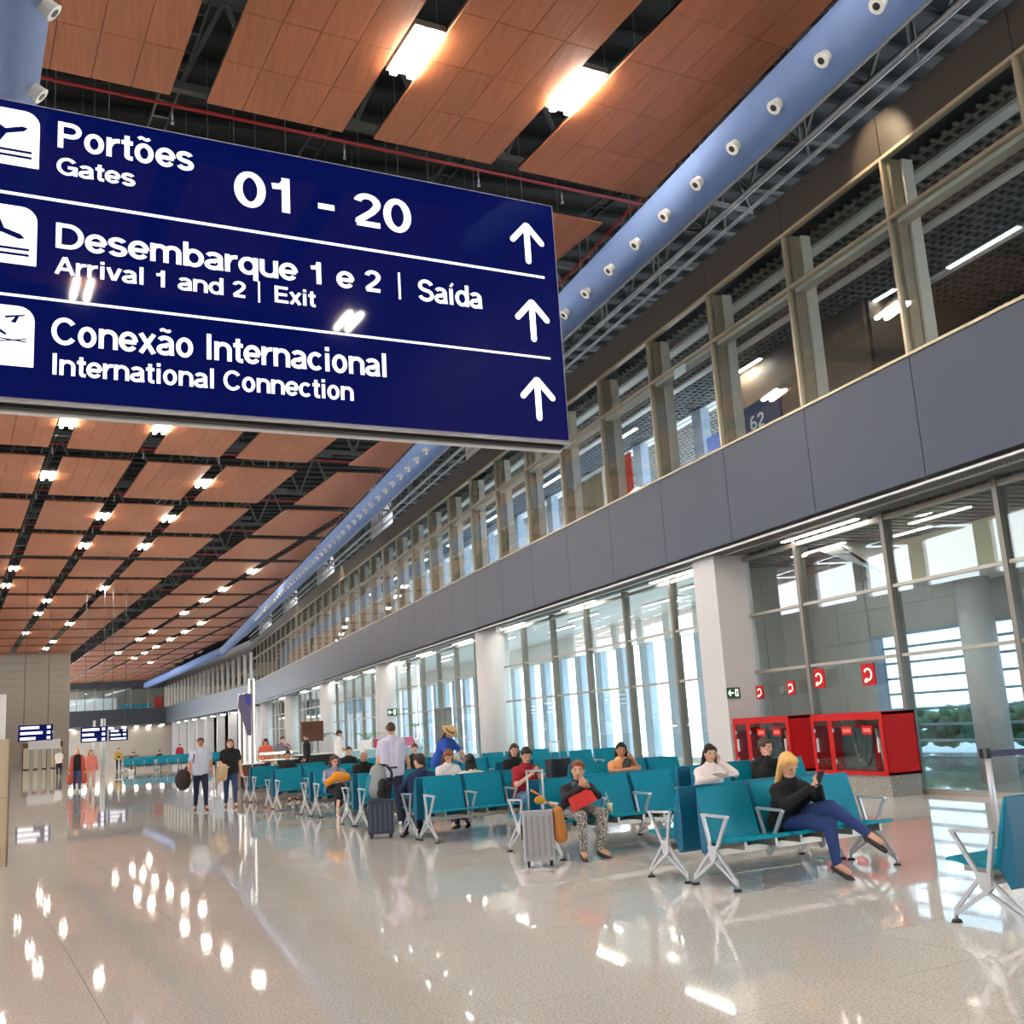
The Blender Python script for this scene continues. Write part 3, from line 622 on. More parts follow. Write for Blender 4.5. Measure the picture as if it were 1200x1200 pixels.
def icon(zb,kind):
    x0,x1=-.035,.285; z1=zb+.315; r=.075; pl=[(x0,zb),(x1,zb)]
    for k in range(7): a=PI/2*k/6; pl.append((x1-r+r*math.cos(a),z1-r+r*math.sin(a)))
    for k in range(7): a=PI/2+PI/2*k/6; pl.append((x0+r+r*math.cos(a),z1-r+r*math.sin(a)))
    o=part('pictogram',MB().prism_y(pl,-.004,0),W,sg,{'up':'departing plane pictogram','down':'landing plane pictogram','walk':'walking traveller pictogram'}[kind])
    m=MB(); y0,y1=-.006,-.004; cx=.11
    if kind in('up','down'):
        m.prism_y([(x0+.04,zb+.045),(x1-.035,zb+.045),(x1-.035,zb+.058),(x0+.04,zb+.058)],y0,y1).prism_y([(x0+.04,zb+.075),(x1-.035,zb+.075),(x1-.035,zb+.088),(x0+.04,zb+.088)],y0,y1)
        s=1 if kind=='up' else -1; A_=math.radians(18*s); c=(cx,zb+.18)
        def R(p): return (c[0]+p[0]*math.cos(A_)-p[1]*math.sin(A_),c[1]+p[0]*math.sin(A_)+p[1]*math.cos(A_))
        for pl in ([(-.12,-.012),(.10,-.014),(.125,0),(.10,.014),(-.12,.012)],[(-.03,0),(.03,0),(-.04,.085),(-.065,.085)],[(-.03,0),(.03,0),(-.055,-.075),(-.08,-.075)],[(-.12,0),(-.09,0),(-.125,.05),(-.14,.05)]):
            q=[R(p) for p in pl]; m.prism_y(q,y0,y1)
    else:
        m.prism_y([(.062,zb+.22),(.088,zb+.22),(.088,zb+.245),(.062,zb+.245)],y0,y1)
        m.prism_y([(.05,zb+.11),(.10,zb+.11),(.095,zb+.21),(.055,zb+.21)],y0,y1)
        m.prism_y([(.09,zb+.19),(.155,zb+.155),(.16,zb+.165),(.095,zb+.21)],y0,y1).prism_y([(.06,zb+.12),(.03,zb+.04),(.05,zb+.04),(.08,zb+.12)],y0,y1).prism_y([(.08,zb+.12),(.10,zb+.05),(.12,zb+.05),(.10,zb+.12)],y0,y1)
        m.prism_y([(.15,zb+.245),(.24,zb+.265),(.24,zb+.272),(.15,zb+.257)],y0,y1).prism_y([(.175,zb+.225),(.20,zb+.225),(.215,zb+.262),(.20,zb+.262)],y0,y1)
        m.prism_y([(.13,zb+.135),(.25,zb+.125),(.25,zb+.131),(.13,zb+.141)],y0,y1).prism_y([(.13,zb+.12),(.25,zb+.14),(.25,zb+.146),(.13,zb+.126)],y0,y1)
    part('pictogram_mark',m,M['sign_blue'],o)
icon(4.61,'up'); icon(4.07,'down'); icon(3.53,'walk')
# ================= BENCHES =================
SW=.68
def frame_mb(x,legs,armrest=True,hub=True):
    m=MB(); y=-.38
    # armrest: inverted trapezoid in the profile plane
    if armrest:
        m.bar((x,-.64,.655),(x,-.26,.665),.045,.022).bar((x,-.63,.655),(x,-.44,.36),.035,.022,(1,0,0)).bar((x,-.27,.66),(x,-.35,.36),.035,.022,(1,0,0))
    if hub: m.prism_x([(-.46,.38),(-.32,.38),(-.33,.27),(-.38,.22),(-.43,.27)],x-.018,x+.018)
    if legs:
        for fy in (-.69,-.06):
            s=-1 if fy<-.3 else 1
            m.bar((x,-.39+s*.05,.33),(x,fy,.085),.028,.020,(1,0,0)).bar((x,-.39+s*.01,.24),(x,fy,.06),.028,.018,(1,0,0))
            m.tube((x,fy,.02),(x,fy,.10),.014,None,8)
    return m
def make_bench(n=3):
    t=thing('beam_bench','bench','bench'); L=n*SW
    part('beam',MB().box(-.0,L,-.42,-.34,.29,.35),M['alu_dull'],t)
    for i in range(n):
        x0=i*SW+.035; x1=(i+1)*SW-.035
        # seat pan with rolled front
        prof=[(-.30,.400),(-.52,.405),(-.70,.435),(-.745,.432),(-.75,.445),(-.71,.462),(-.52,.435),(-.30,.430)]
        part('seat',MB().prism_x(prof,x0,x1),M['teal'],t)
        prof=[(-.315,.40),(-.285,.40),(-.205,.68),(-.150,.905),(-.165,.910),(-.235,.70)]
        part('backrest',MB().prism_x(prof,x0,x1),M['teal'],t)
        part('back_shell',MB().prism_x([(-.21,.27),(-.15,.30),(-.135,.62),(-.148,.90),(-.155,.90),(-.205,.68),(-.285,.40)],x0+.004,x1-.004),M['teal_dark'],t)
        part('seat_bracket',MB().box((x0+x1)/2-.2,(x0+x1)/2-.17,-.68,-.3,.35,.42),M['alu_dull'],t); part('seat_bracket',MB().box((x0+x1)/2+.17,(x0+x1)/2+.2,-.68,-.3,.35,.42),M['alu_dull'],t)
    for i in range(n+1):
        x=i*SW; lg=i in (0,n)
        a=part('armrest',frame_mb(x,False,True,not lg),M['alu'],t)
        if lg:
            l=part('leg',frame_mb(x,True,False),M['alu'],t); [part('rubber_foot',MB().tube((x,fy,0),(x,fy,.022),.042,.03,14),M['rubber'],l) for fy in (-.69,-.06)]
    return t
proto=make_bench(); protou=[False]
def bench(a,b,face,label,group=None):
    """face -1: faces the camera (-a), +1: faces away"""
    if face<0: loc=AB(a,b); rz=TH
    else: loc=AB(a,b+3*SW); rz=TH+PI
    if not protou[0]:
        protou[0]=True; proto.location=loc; proto.rotation_euler=(0,0,rz); proto['label']=label
        if group: proto['group']=group
        return proto
    return dup(proto,loc,rz,label,group)
bench(5.15,6.62,1,'teal three seat bench cut off by the right edge, seen from behind')
bench(8.8,6.42,-1,'teal bench on which the blonde woman sits cross-legged')
bench(8.8,6.42,1,'teal bench back to back with the blonde woman\'s bench')
bench(12.1,6.48,-1,'teal bench where the woman with the red bag sits')
bench(12.1,6.48,1,'teal bench back to back with the red bag woman\'s bench')
bench(15.35,6.26,-1,'teal bench where the man in the red T-shirt sits')
bench(15.35,6.26,1,'teal bench where the man in the navy top sits')
bench(18.7,6.40,-1,'teal bench behind the standing man in the lilac shirt')
bench(18.7,6.40,1,'teal bench back to back with the one behind the lilac shirt man')
bench(22.1,6.62,-1,'teal bench where the woman with the orange jacket sits')
bench(22.1,6.62,1,'teal bench back to back with the orange jacket woman\'s bench')
bench(25.4,6.7,-1,'teal bench one row behind the orange jacket woman'); bench(25.4,6.7,1,'teal bench facing away one row behind the orange jacket woman')
bench(28.8,7.0,-1,'teal bench at the far left end of the rows, by the brown counter'); bench(28.8,7.0,1,'teal bench facing the brown counter')
bench(12.1,8.82,-1,'teal bench where the woman in white on the phone sits'); bench(12.1,8.82,1,'teal bench behind the woman in white on the phone')
bench(15.35,9.0,-1,'teal bench where the woman in orange sits'); bench(15.35,9.0,1,'teal bench backing on to the orange top woman\'s bench')
for a in (18.7,22.1,25.4,28.8):
    for f in (-1,1): bench(a,9.3,f,'teal bench towards the glazing, %s row beyond the woman in apricot, facing %s'%(ORD[int((a-16)/3.3)],'the camera' if f<0 else 'away'),'benches in the rows towards the glazing')
bench(22.1,12.1,-1,'teal bench beside the round column'); bench(25.4,12.1,-1,'teal bench near the glass door')
for k in range(3):
    x=-.15+2.1*k
    o=bench(0,0,-1,'bright teal distant bench, front row, '+['left','middle','right'][k]+' one','distant teal benches in mid hall'); o.location=(x,76.6-.9*k,0); o.rotation_euler=(0,0,TH-.3)
    o=bench(0,0,-1,'bright teal distant bench, back row, '+['left','middle','right'][k]+' one','second row of distant teal benches'); o.location=(x+.2,79.6-.9*k,0); o.rotation_euler=(0,0,TH-.3)
# ================= RED HYDRANT CABINETS =================
def cabinet(y0,lab,lab2):
    t=thing('hydrant_cabinet',lab,'cabinet',(12.2,y0,0)); w=2.05; d=.68
    part('plinth',MB().box(.03,d-.02,.02,w-.02,0,.36),M['plinth'],t)
    part('body',MB().box(0,d,0,.03,.36,1.43).box(0,d,w-.03,w,.36,1.43).box(0,d,0,w,1.38,1.43).box(0,d,0,w,.36,.40).box(d-.02,d,0,w,.36,1.43),M['red'],t)
    part('cabinet_inside',MB().box(d-.05,d-.02,.03,w-.03,.40,1.38),M['hose_dk'],t)
    fr=MB().box(-.02,.01,0,.10,.36,1.43).box(-.02,.01,w-.10,w,.36,1.43).box(-.02,.01,1.30,1.43-.0,.0+.0,.0) if False else MB().box(-.02,.01,0,.09,.36,1.43).box(-.02,.01,w-.09,w,.36,1.43).box(-.02,.01,.09,w-.09,1.31,1.43).box(-.02,.01,.09,w-.09,.36,.42).box(-.02,.01,1.40,1.54,.42,1.31)
    part('door_frame',fr,M['red'],t)
    for (a,b) in ((.09,1.40),(1.54,w-.09)):
        dr=part('door',MB().box(-.012,-.006,a,b,.42,1.31),M['glass'],t,'glazed cabinet door')
        part('hinge',MB().box(-.03,-.012,b-.03,b,.55,.62).box(-.03,-.012,b-.03,b,1.1,1.17),M['alu'],dr)
        part('handle',MB().box(-.05,-.02,b-.10 if a>1 else a+.04,b-.07 if a>1 else a+.07,.75,1.0),M['white'],dr)
    part('standpipe',MB().tube((.3,.62,.4),(.3,.62,1.2),.06,None,12).tube((.3,.62,1.18),(.3,1.1,1.2),.05,None,12),M['red'],t)
    hs=MB()
    for q in range(5): hs.path([(.28+.03*q,.30+.05*math.sin(k*.5)+.30*k/12 if k<=12 else 0,1.15-.62*math.sin(PI*k/12)) for k in range(13)],.022,6)
    part('hose',hs,M['hose'],t,'cream hose hanging in loops')
    part('hose',MB().path([(.2,.85+.24*math.cos(PI+PI*k/10),1.1-.6*math.sin(PI*k/10)) for k in range(11)],.035,8),M['hose_dk'],t)
    for (a,b) in ((.30,.58),(.85,1.15)):
        lb_=part('warning_label',MB().box(-.016,-.012,a,b,1.05,1.20),M['red'],t,'red warning label'); part('label_print',MB().box(-.018,-.016,a+.04,b-.04,1.09,1.16),M['label_red'],lb_)
    return t
cabinet(15.22,'red fire hydrant cabinet with glass doors on a granite plinth by the glass','')
cabinet(18.0,'second red fire cabinet, dimmer, left of the nearer red cabinet','')  # solid copy standing in for the near cabinet's mirror image
def flag(x,y,z,s,lab):
    t=thing('fire_sign',lab,'sign',(x,y,z)); part('sign_plate',MB().box(-.015,.015,-s*.5,s*.5,-s*.55,s*.55),M['red'],t)
    m=MB(); 
    for k in range(14):
        a0=PI*.15+1.6*PI*k/14; a1=PI*.15+1.6*PI*(k+1)/14
        m.bar((-.018,s*.28*math.cos(a0),s*.28*math.sin(a0)),(-.018,s*.28*math.cos(a1),s*.28*math.sin(a1)),s*.09,.004,(1,0,0))
    m.box(-.02,-.016,s*.1,s*.3,-s*.4,-s*.25)
    part('hose_symbol',m,M['bright'],t); part('sign_bracket',MB().box(0,.12,-.01,.01,-.02,.02),M['alu_dull'],t)
flag(12.84,17.75,2.117,.34,'red fire hose sign hanging above the left end of the near cabinet')
flag(12.84,16.25,2.106,.36,'red fire hose sign hanging above the right end of the near cabinet')
flag(12.84,18.73,1.99,.26,'small red fire sign, right one of the pair beside the square column')  # this plate and the next stand in for reflections of the larger signs
flag(12.84,19.9,1.95,.26,'small red fire sign nearest the square column')
# exit signs
def exit_sign(x,y,z,lab,s=1):
    t=thing('exit_sign',lab,'sign',(x,y,z)); part('sign_plate',MB().box(0,.34*s,-.02,0,0,.24*s),M['green_sign'],t)
    m=MB().bar((.05*s,-.022,.12*s),(.17*s,-.022,.12*s),.03*s,.004,(0,1,0)).bar((.04*s,-.022,.12*s),(.09*s,-.022,.18*s),.03*s,.004,(0,1,0)).bar((.04*s,-.022,.12*s),(.09*s,-.022,.06*s),.03*s,.004,(0,1,0)).box(.21*s,.29*s,-.024,-.02,.04*s,.20*s)
    part('sign_symbol',m,M['bright'],t)
    part('door_symbol',MB().box(.235*s,.265*s,-.026,-.024,.07*s,.17*s),M['green_sign'],t)
exit_sign(12.19,20.19,1.86,'small green exit sign with left arrow on the square column',.95)
exit_sign(12.45,53.45,2.35,'tiny green exit sign on the second round column',1.5)
t=thing('security_camera','small dome security camera under the grey band near the round column','camera',(12.3,35.2,4.98)); part('camera_body',MB().tube((0,0,-.12),(0,0,.0),.09,None,14).ell((0,0,-.13),.085,.085,.07),M['white'],t)
# gallery items
t=thing('gate_number_sign','dark blue gate sign reading 62 behind the gallery glass','sign',(13.5,19.2,7.2))
part('sign_face',MB().box(0,.08,-.25,1.25,0,1.28),M['purple'] if False else C('gate_blue',38,52,96,.3),t)
for o in text('62',t,-.95,-.38,.68,.34,M['white'],y=-.006): o.rotation_euler=(0,0,-PI/2)
t=thing('red_banner','tall red banner standing behind the gallery glass','banner',(14,27.3,7.1)); part('cloth',MB().box(0,.05,0,.55,0,2.2),M['red'],t); part('pole',MB().tube((.08,.27,0),(.08,.27,2.3),.02,None,8),M['alu'],t)
t=thing('advert_board','framed advertising board behind the gallery glass','poster',(14,29.2,7.1)); part('board_frame',MB().box(0,.08,0,1.9,0,2.25),M['white'],t); part('print',MB().box(-.01,0,.12,1.78,.1,2.12),C('print_mix',120,112,90,.5,noise=.6,scale=3.0),t)
t=thing('notice_card','white paper notice taped to the gallery glass','notice',(12.05,20.3,9.3)); part('paper',MB().box(-.01,0,0,.55,0,.26),M['white'],t)
t=thing('information_screen','blue lit screen low behind the gallery glass','screen',(13.4,21.4,7.2)); part('screen_face',MB().box(0,.06,0,.55,.35,1.0),C('screen_blue',90,110,170,.3,emit=.5),t); part('screen_stand',MB().box(.0,.06,.22,.32,0,.35),M['alu'],t)
# ================= STANCHIONS, TOTEMS, KIOSK =================
def stanchion(x,y,lab,belt=None,h=1.06,group=None):
    t=thing('barrier_post',lab,'barrier post',(x,y,0),0,group)
    part('base',MB().tube((0,0,0),(0,0,.03),.18,.15,20),M['alu'],t); part('pole',MB().tube((0,0,.03),(0,0,h-.06),.032,None,16),M['alu'],t)
    part('cassette',MB().tube((0,0,h-.1),(0,0,h),.04,None,16).box(-.075,-.03,-.03,.03,h-.10,h),M['black'],t)
    if belt: part('belt',MB().bar((.03,0,h-.055),belt,.004,.065),C('belt_purple',66,64,92,.7),t)
    return t
stanchion(8.62,9.15,'tall chrome barrier post with dark belt at the right edge',belt=(1.9,-.7,1.0))
stanchion(2.45,33.3,'slim white barrier post between the walking man and the walking woman')
stanchion(-.35,60.0,'distant barrier post right of the woman in the long red cardigan',h=1.2)
t=thing('tall_post','tall slim white post standing in the distant middle of the hall','post',(-1.48,77.5,0)); part('pole',MB().tube((0,0,0),(0,0,3.6),.16,None,12),M['column'],t); part('pole_arm',MB().tube((-.55,0,0),(-.55,0,3.5),.09,None,8),M['alu'],t)
t=thing('info_totem','blue information totem with white base at the left edge','totem',(-5.1,51.5,0)); part('base',MB().box(-.35,.35,-.15,.15,0,.16),M['white'],t); part('body',MB().box(-.33,.33,-.12,.12,.16,1.85),M['purple'],t)
part('printed_line',MB().box(-.28,.12,-.125,-.12,1.62,1.74).box(-.28,.05,-.125,-.12,1.33,1.38).box(.15,.24,-.125,-.12,1.3,1.4).box(-.28,-.12,-.125,-.12,.98,1.03),M['white'],t)
t=thing('partition_board','beige partition board cut off by the left edge','board',(-2.45,18.2,0)); part('panel',MB().box(0,.78,0,.05,.02,1.88),M['beige'],t,None); part('panel_rail',MB().box(0,.78,-.01,.06,1.0,1.012).box(.76,.78,-.01,.06,0.0,1.9),M['mullion'],t)
t=thing('display_frame','white framed display panel above the beige board at the left edge','display',(-3.1,22.0,0)); part('frame',MB().box(.0,.98,0,.08,1.75,2.75),M['white'],t); part('screen',MB().box(.06,.84,-.01,0,1.8,2.68),C('screen_pale',210,225,240,.3,emit=.6),t); part('stand',MB().tube((.2,.04,0),(.2,.04,1.75),.04,None,10).tube((.8,.04,0),(.8,.04,1.75),.04,None,10),M['alu'],t)
for i,(x0,x1,y,z0,z1,lab) in enumerate([(-5.6,-3.85,65,2.28,3.15,'distant three line blue direction sign in front of the grey wall'),(-2.6,-1.1,70,2.05,2.95,'distant blue direction sign beside the tall white post'),(-1.0,.1,70,2.05,2.75,'small distant blue direction sign right of the tall white post')]):
    t=thing('direction_sign',lab,'sign',((x0+x1)/2,y,0)); w=(x1-x0)/2
    part('sign_face',MB().box(-w,w,0,.12,z0,z1),M['sign_blue'],t)
    h=(z1-z0)/3
    for k in range(3): part('text_line',MB().box(-w+.1,(.0+.25*((k*2+i)%3))*w*.8,-.01,0,z0+h*k+.07,z0+h*k+h*.72).box(w-.3,w-.12,-.01,0,z0+h*k+.07,z0+h*k+h*.75),W,t)
    [part('hanger',MB().tube((q*w*.7,.06,z1),(q*w*.7,.06,14.5),.02,None,6),M['steel'],t) for q in (-1,1)]
t=thing('security_gate','row of metal access gates in front of the far grey wall','gate',(-7.0,101,0)); 
part('gate_header',MB().box(-.9,1.6,0,.6,1.9,2.7),M['column'],t)
for k in range(4): part('gate_post',MB().box(-.8+k*.7,-.55+k*.7,0,.9,0,1.9),M['alu_dull'],t)
# brown kiosk with white twin posts
t=thing('kiosk_counter','dark brown kiosk counter with marble top behind the walking woman','counter',(3.72,37.4,0)); part('front_panel',MB().box(-.1,.62,0,.05,.06,.80),M['dark_wood'],t); part('side_panel',MB().box(.57,.62,0,3.2,.06,.80).box(-.1,-.05,0,3.2,.06,.80),M['dark_wood'],t); part('counter_top',MB().box(-.14,.68,-.05,3.25,.80,.84),M['white'],t); part('kick',MB().box(-.06,.58,.02,3.1,0,.06),M['black'],t)
for i,x in enumerate((-.0,.34)):
    t=thing('kiosk_pillar',['white square pillar on the kiosk, left one','white square pillar on the kiosk, right one with dark groove'][i],'pillar',(3.70+x,37.7,.84))
    part('pillar_frame',MB().box(-.11,-.04,-.05,.05,0,[2.35,2.85][i]).box(.04,.11,-.05,.05,0,[2.35,2.85][i]),C('pillar_highlight',240,240,238,.5,emit=.35),t); part('pillar_groove',MB().box(-.04,.04,-.03,.05,0,[2.3,2.8][i]),C('groove_brown',120,112,100,.5),t)  # faint emission stands in for the highlight on the white frames
t=thing('feather_flag','curved lilac grey feather flag beside the white pillars','flag',(3.78,36.6,0)); 
part('flag_cloth',MB().prism_y([(-.28,3.1),(.10,3.15),(.12,1.9),(.10,1.75),(-.02,1.78),(-.16,2.3),(-.30,2.7)],-.02,.02),M['lilac_grey'],t); part('flag_print',MB().box(-.05,.12,-.03,-.02,2.75,3.1),M['purple'],t); part('flag_pole',MB().tube((.13,0,0),(.13,0,3.3),.015,None,8),M['alu'],t); part('flag_base',MB().box(0,.3,-.15,.15,0,.05),M['black'],t)
t=thing('food_display','glass food display counter with warm lit pastries behind the benches','display counter',(4.42,38.2,0))
part('cabinet_body',MB().box(0,1.25,0,.7,0,.55),M['dark_wood'],t); part('shelf',MB().box(0,1.25,0,.7,.86,.89).box(0,1.3,-.02,.72,1.12,1.16),M['white'],t)
part('glass_front',MB().box(0,1.25,-.015,-.01,.55,1.12),M['glass'],t)
random.seed(5)
for r,z in ((0,.60),(1,.92)):
    for k in range(9):
        x=.1+.13*k
        t2=thing('pastry','small golden pastry inside the warm lit food display','pastry',(4.35+x,38.35,z-.005),0,'pastries in the food display')
        part('crust',MB().ell((0,0,.06),.055,.09,.06,8,5),M['food'],t2)
t=thing('food_lamp','warm strip lamp inside the food display','light',(4.4,38.6,1.085)); part('lamp_strip',MB().box(0,1.1,0,.05,0,.03),M['lamp_white'],t)
t=thing('brown_menu_board','dark brown board above the pale counter right of the food display','board',(6.25,41.3,.96)); part('board_panel',MB().box(0,.85,0,.06,.45,1.2),M['dark_wood'],t); part('board_leg',MB().box(.1,.16,0,.05,0,.45).box(.7,.76,0,.05,0,.45),M['alu'],t)
t=thing('cafe_counter','black cafe counter with a pale lit top behind the benches','counter',(5.9,41,0)); part('counter_body',MB().box(0,1.9,0,.6,0,.9),M['black'],t); part('counter_top',MB().box(-.05,1.95,-.04,.64,.9,.96),M['white'],t)
t=thing('cafe_counter','pale blue cafe counter behind the man in the white T-shirt','counter',(8.9,45.5,0)); part('counter_body',MB().box(0,3.2,0,.7,0,.88),C('pale_blue',150,190,200,.4),t); part('counter_top',MB().box(-.05,3.25,-.05,.75,.88,.93),M['white'],t)
for i,(x,r,g,b,lab) in enumerate([(.75,240,238,236,'white gift box on the pale blue cafe counter'),(1.42,190,70,85,'crimson box on the pale blue cafe counter'),(1.98,60,45,35,'dark brown box on the pale blue cafe counter'),(2.62,205,105,140,'pink box on the pale blue cafe counter')]):
    t=thing('box',lab,'box',(8.9+x,45.8,.93)); s=.22 if i!=1 else .3
    part('carton',MB().box(-s,s,-.15,.15,0,.36),C('carton%d'%i,r,g,b,.6),t); part('lid',MB().box(-s-.01,s+.01,-.16,.16,.30,.37),C('carton%d'%i,r,g,b,.6),t)
def palm(x,y,z,h,n,L,lab,mt):
    t=thing('potted_plant',lab,'plant',(x,y,z)); part('pot',MB().tube((0,0,0),(0,0,.28),.13,.17,16),M['pot'],t); part('stem',MB().tube((0,0,.28),(0,0,h),.025,.015,8),M['leaf_dk'],t)
    random.seed(int(x*10))
    for k in range(n):
        a=2*PI*k/n+random.uniform(-.3,.3); lf=MB(); pts=[]
        for s in range(7):
            u=s/6; r=L*u; pts.append(Vector((math.cos(a)*r,math.sin(a)*r,h+L*.55*math.sin(PI*u*.72)-.1*u)))
        lf.path(pts,.008,4); side=Vector((-math.sin(a),math.cos(a),0))
        for s in range(1,7):
            for sg_ in (-1,1):
                p=pts[s]; tip=p+side*sg_*.17*(1.15-s/7)+(pts[s]-pts[s-1])*.7+Vector((0,0,-.05)); wv=(pts[s]-pts[s-1]).normalized()*.03
                lf.add([p-wv,p+wv,tip],[(0,1,2)])
        part('leaf',lf,mt,t)
palm(10.0,47.0,.0,1.25,9,.75,'green palm with arching fronds beside the second round column',M['leaf'])
palm(11.9,45.8,.93,.75,7,.45,'tall light green plant behind the cafe boxes',M['leaf'])
palm(8.0,47.5,.0,1.35,9,.75,'dark green spreading palm behind the man in the white T-shirt',M['leaf_dk'])
palm(.3,70,0,.9,8,.5,'distant dark plant beside the distant teal benches',M['leaf_dk'])
# glass door
dr=struct('door_1',MB().box(12.88,13.12,44.2,44.3,0,2.4).box(12.88,13.12,46.1,46.2,0,2.4).box(12.88,13.12,45.12,45.18,0,2.4).box(12.88,13.12,44.2,46.2,2.35,2.45),M['mull_dark'],'dark framed double glass door in the ground floor glazing')
# ================= LUGGAGE =================
def suitcase(name,lab,loc,rz,w,d,h,mt,mt2,handle=True,hh=.45):
    t=thing(name,lab,'suitcase',loc,rz)
    def rbox(x0,x1,y0,y1,z0,z1,r=.035):
        pl=[]
        for cx,cy,a0 in ((x1-r,y1-r,0),(x0+r,y1-r,PI/2),(x0+r,y0+r,PI),(x1-r,y0+r,1.5*PI)):
            for k in range(4): a=a0+PI/2*k/3; pl.append((cx+r*math.cos(a),cy+r*math.sin(a)))
        return MB().prism(pl,z0,z1)
    part('shell',rbox(-w/2,w/2,-d/2,-.012,.07,h),mt,t); part('shell',rbox(-w/2,w/2,.012,d/2,.07,h),mt,t)
    part('zip_band',MB().box(-w/2+.01,w/2-.01,-.012,.012,.08,h-.01),M['black'],t)
    rb=MB()
    for k in range(5): 
        x=-w/2+w*(k+.6)/5.2; rb.box(x-.012,x+.012,-d/2-.008,-d/2,.12,h-.05)
    part('rib',rb,mt2,t)
    for sx_ in (-1,1):
        for sy in (-1,1):
            wl=part('wheel',MB().tube((sx_*(w/2-.05)-.015,sy*(d/2-.04),.03),(sx_*(w/2-.05)+.015,sy*(d/2-.04),.03),.03,None,14).box(sx_*(w/2-.05)-.02,sx_*(w/2-.05)+.02,sy*(d/2-.04)-.015,sy*(d/2-.04)+.015,.04,.08),M['black'],t)
    if handle:
        part('handle',MB().tube((-.09,d*.3,h),(-.09,d*.3,h+hh),.012,None,8).tube((.09,d*.3,h),(.09,d*.3,h+hh),.012,None,8).bar((-.11,d*.3,h+hh),(.11,d*.3,h+hh),.03,.03),M['alu'],t)
    part('grab_handle',MB().box(-w/2-.02,-w/2,-.05,.05,h*.5,h*.5+.16),M['black'],t)
    return t
suitcase('suitcase','silver hard shell suitcase with raised handle beside the red bag woman',(4.52,11.95,0),math.radians(-20),.36,.24,.62,C('silver_shell',188,190,196,.35,metal=.3),C('silver_rib',165,168,176,.3,metal=.4))
t=thing('shoulder_bag','tan orange shoulder bag hanging from the silver suitcase handle','bag',(4.76,11.85,.24)); part('bag_body',MB().cap((0,0,.08),(-.02,0,.36),.085,.06,12),C('tan_leather',198,128,62,.5),t); part('strap',MB().path([(-.03,0,.38),(-.12,.02,.46),(-.22,.05,.56),(-.3,.1,.62)],.014,6),C('tan_leather',198,128,62,.5),t); part('scarf_knot',MB().ell((-.22,.04,.5),.07,.05,.05,10,6),C('yellow_black',190,140,40,.7,noise=.7,scale=25),t)
suitcase('suitcase','dark blue grey hard shell suitcase under the teal backpack',(3.78,16.95,0),math.radians(-18),.40,.26,.58,C('navy_shell',66,74,92,.3,metal=.2),C('navy_rib',88,98,118,.3),False)
t=thing('backpack','grey and teal backpack lying on top of the dark suitcase','backpack',(3.74,16.95,.585)); part('pack_body',MB().cap((-.02,0,.16),(.02,0,.42),.165,.13,14),C('heather_grey',150,156,156,.9),t); part('side_panel',MB().cap((-.15,-.02,.1),(-.10,-.02,.34),.07,.06,12),C('pack_teal',40,130,150,.8),t); part('front_pocket',MB().cap((.04,-.10,.12),(.05,-.1,.24),.10,.09,12),M['black'],t); part('strap',MB().path([(.02,-.03,.53),(.14,-.06,.52),(.22,-.08,.42),(.22,-.08,.26),(.14,-.06,.14)],.022,8),M['black'],t)
suitcase('suitcase','black upright suitcase with raised silver handle behind the man in red',(7.35,18.2,.0),.1,.42,.28,.95,C('black_shell',32,36,50,.6),M['black'],True,.30)
t=thing('drink_cup','small pale cup with straw standing on the seat beside the red bag woman','cup',AB(11.62,7.32,.452)); part('cup_body',MB().tube((0,0,0),(0,0,.13),.03,.04,14),C('cup_cream',225,215,170,.5),t); part('straw',MB().tube((0,0,.12),(-.04,0,.26),.005,None,6),M['white'],t)
# ================= PEOPLE =================
SKIN=C('skin_light',224,172,142,.55); SKIN2=C('skin_tan',196,138,104,.55)
HB=C('hair_black',28,22,20,.5,noise=.3,scale=40); HBR=C('hair_brown',78,50,34,.5,noise=.3,scale=40); HBL=C('hair_blonde',226,178,104,.45,noise=.25,scale=40); HRD=C('hair_auburn',128,66,34,.5,noise=.3,scale=40); HGR=C('hair_grey',196,186,176,.6,noise=.2,scale=40)
JEAN=C('jeans_blue',44,66,122,.8,scale=60); JDK=C('trousers_navy',28,36,58,.8,scale=60); BLK=C('cloth_black',26,25,27,.85,scale=40); 
def V(*a): return Vector(a)
def remesh(mb,vox,it=3):
    me=bpy.data.meshes.new('tmp'); me.from_pydata(mb.v,[],mb.f); me.update()
    o=bpy.data.objects.new('tmp',me); COL.objects.link(o)
    r=o.modifiers.new('r','REMESH'); r.mode='VOXEL'; r.voxel_size=vox; r.use_smooth_shade=True
    s=o.modifiers.new('s','SMOOTH'); s.factor=.5; s.iterations=it
    dg=bpy.context.evaluated_depsgraph_get(); out=bpy.data.meshes.new_from_object(o.evaluated_get(dg))
    bpy.data.objects.remove(o); bpy.data.meshes.remove(me)
    out.polygons.foreach_set('use_smooth',[True]*len(out.polygons)); return out
def seg(mb,j,names,off=0):
    for a,b,ra,rb in names: mb.cap(j[a],j[b],ra+off,rb+off,10)
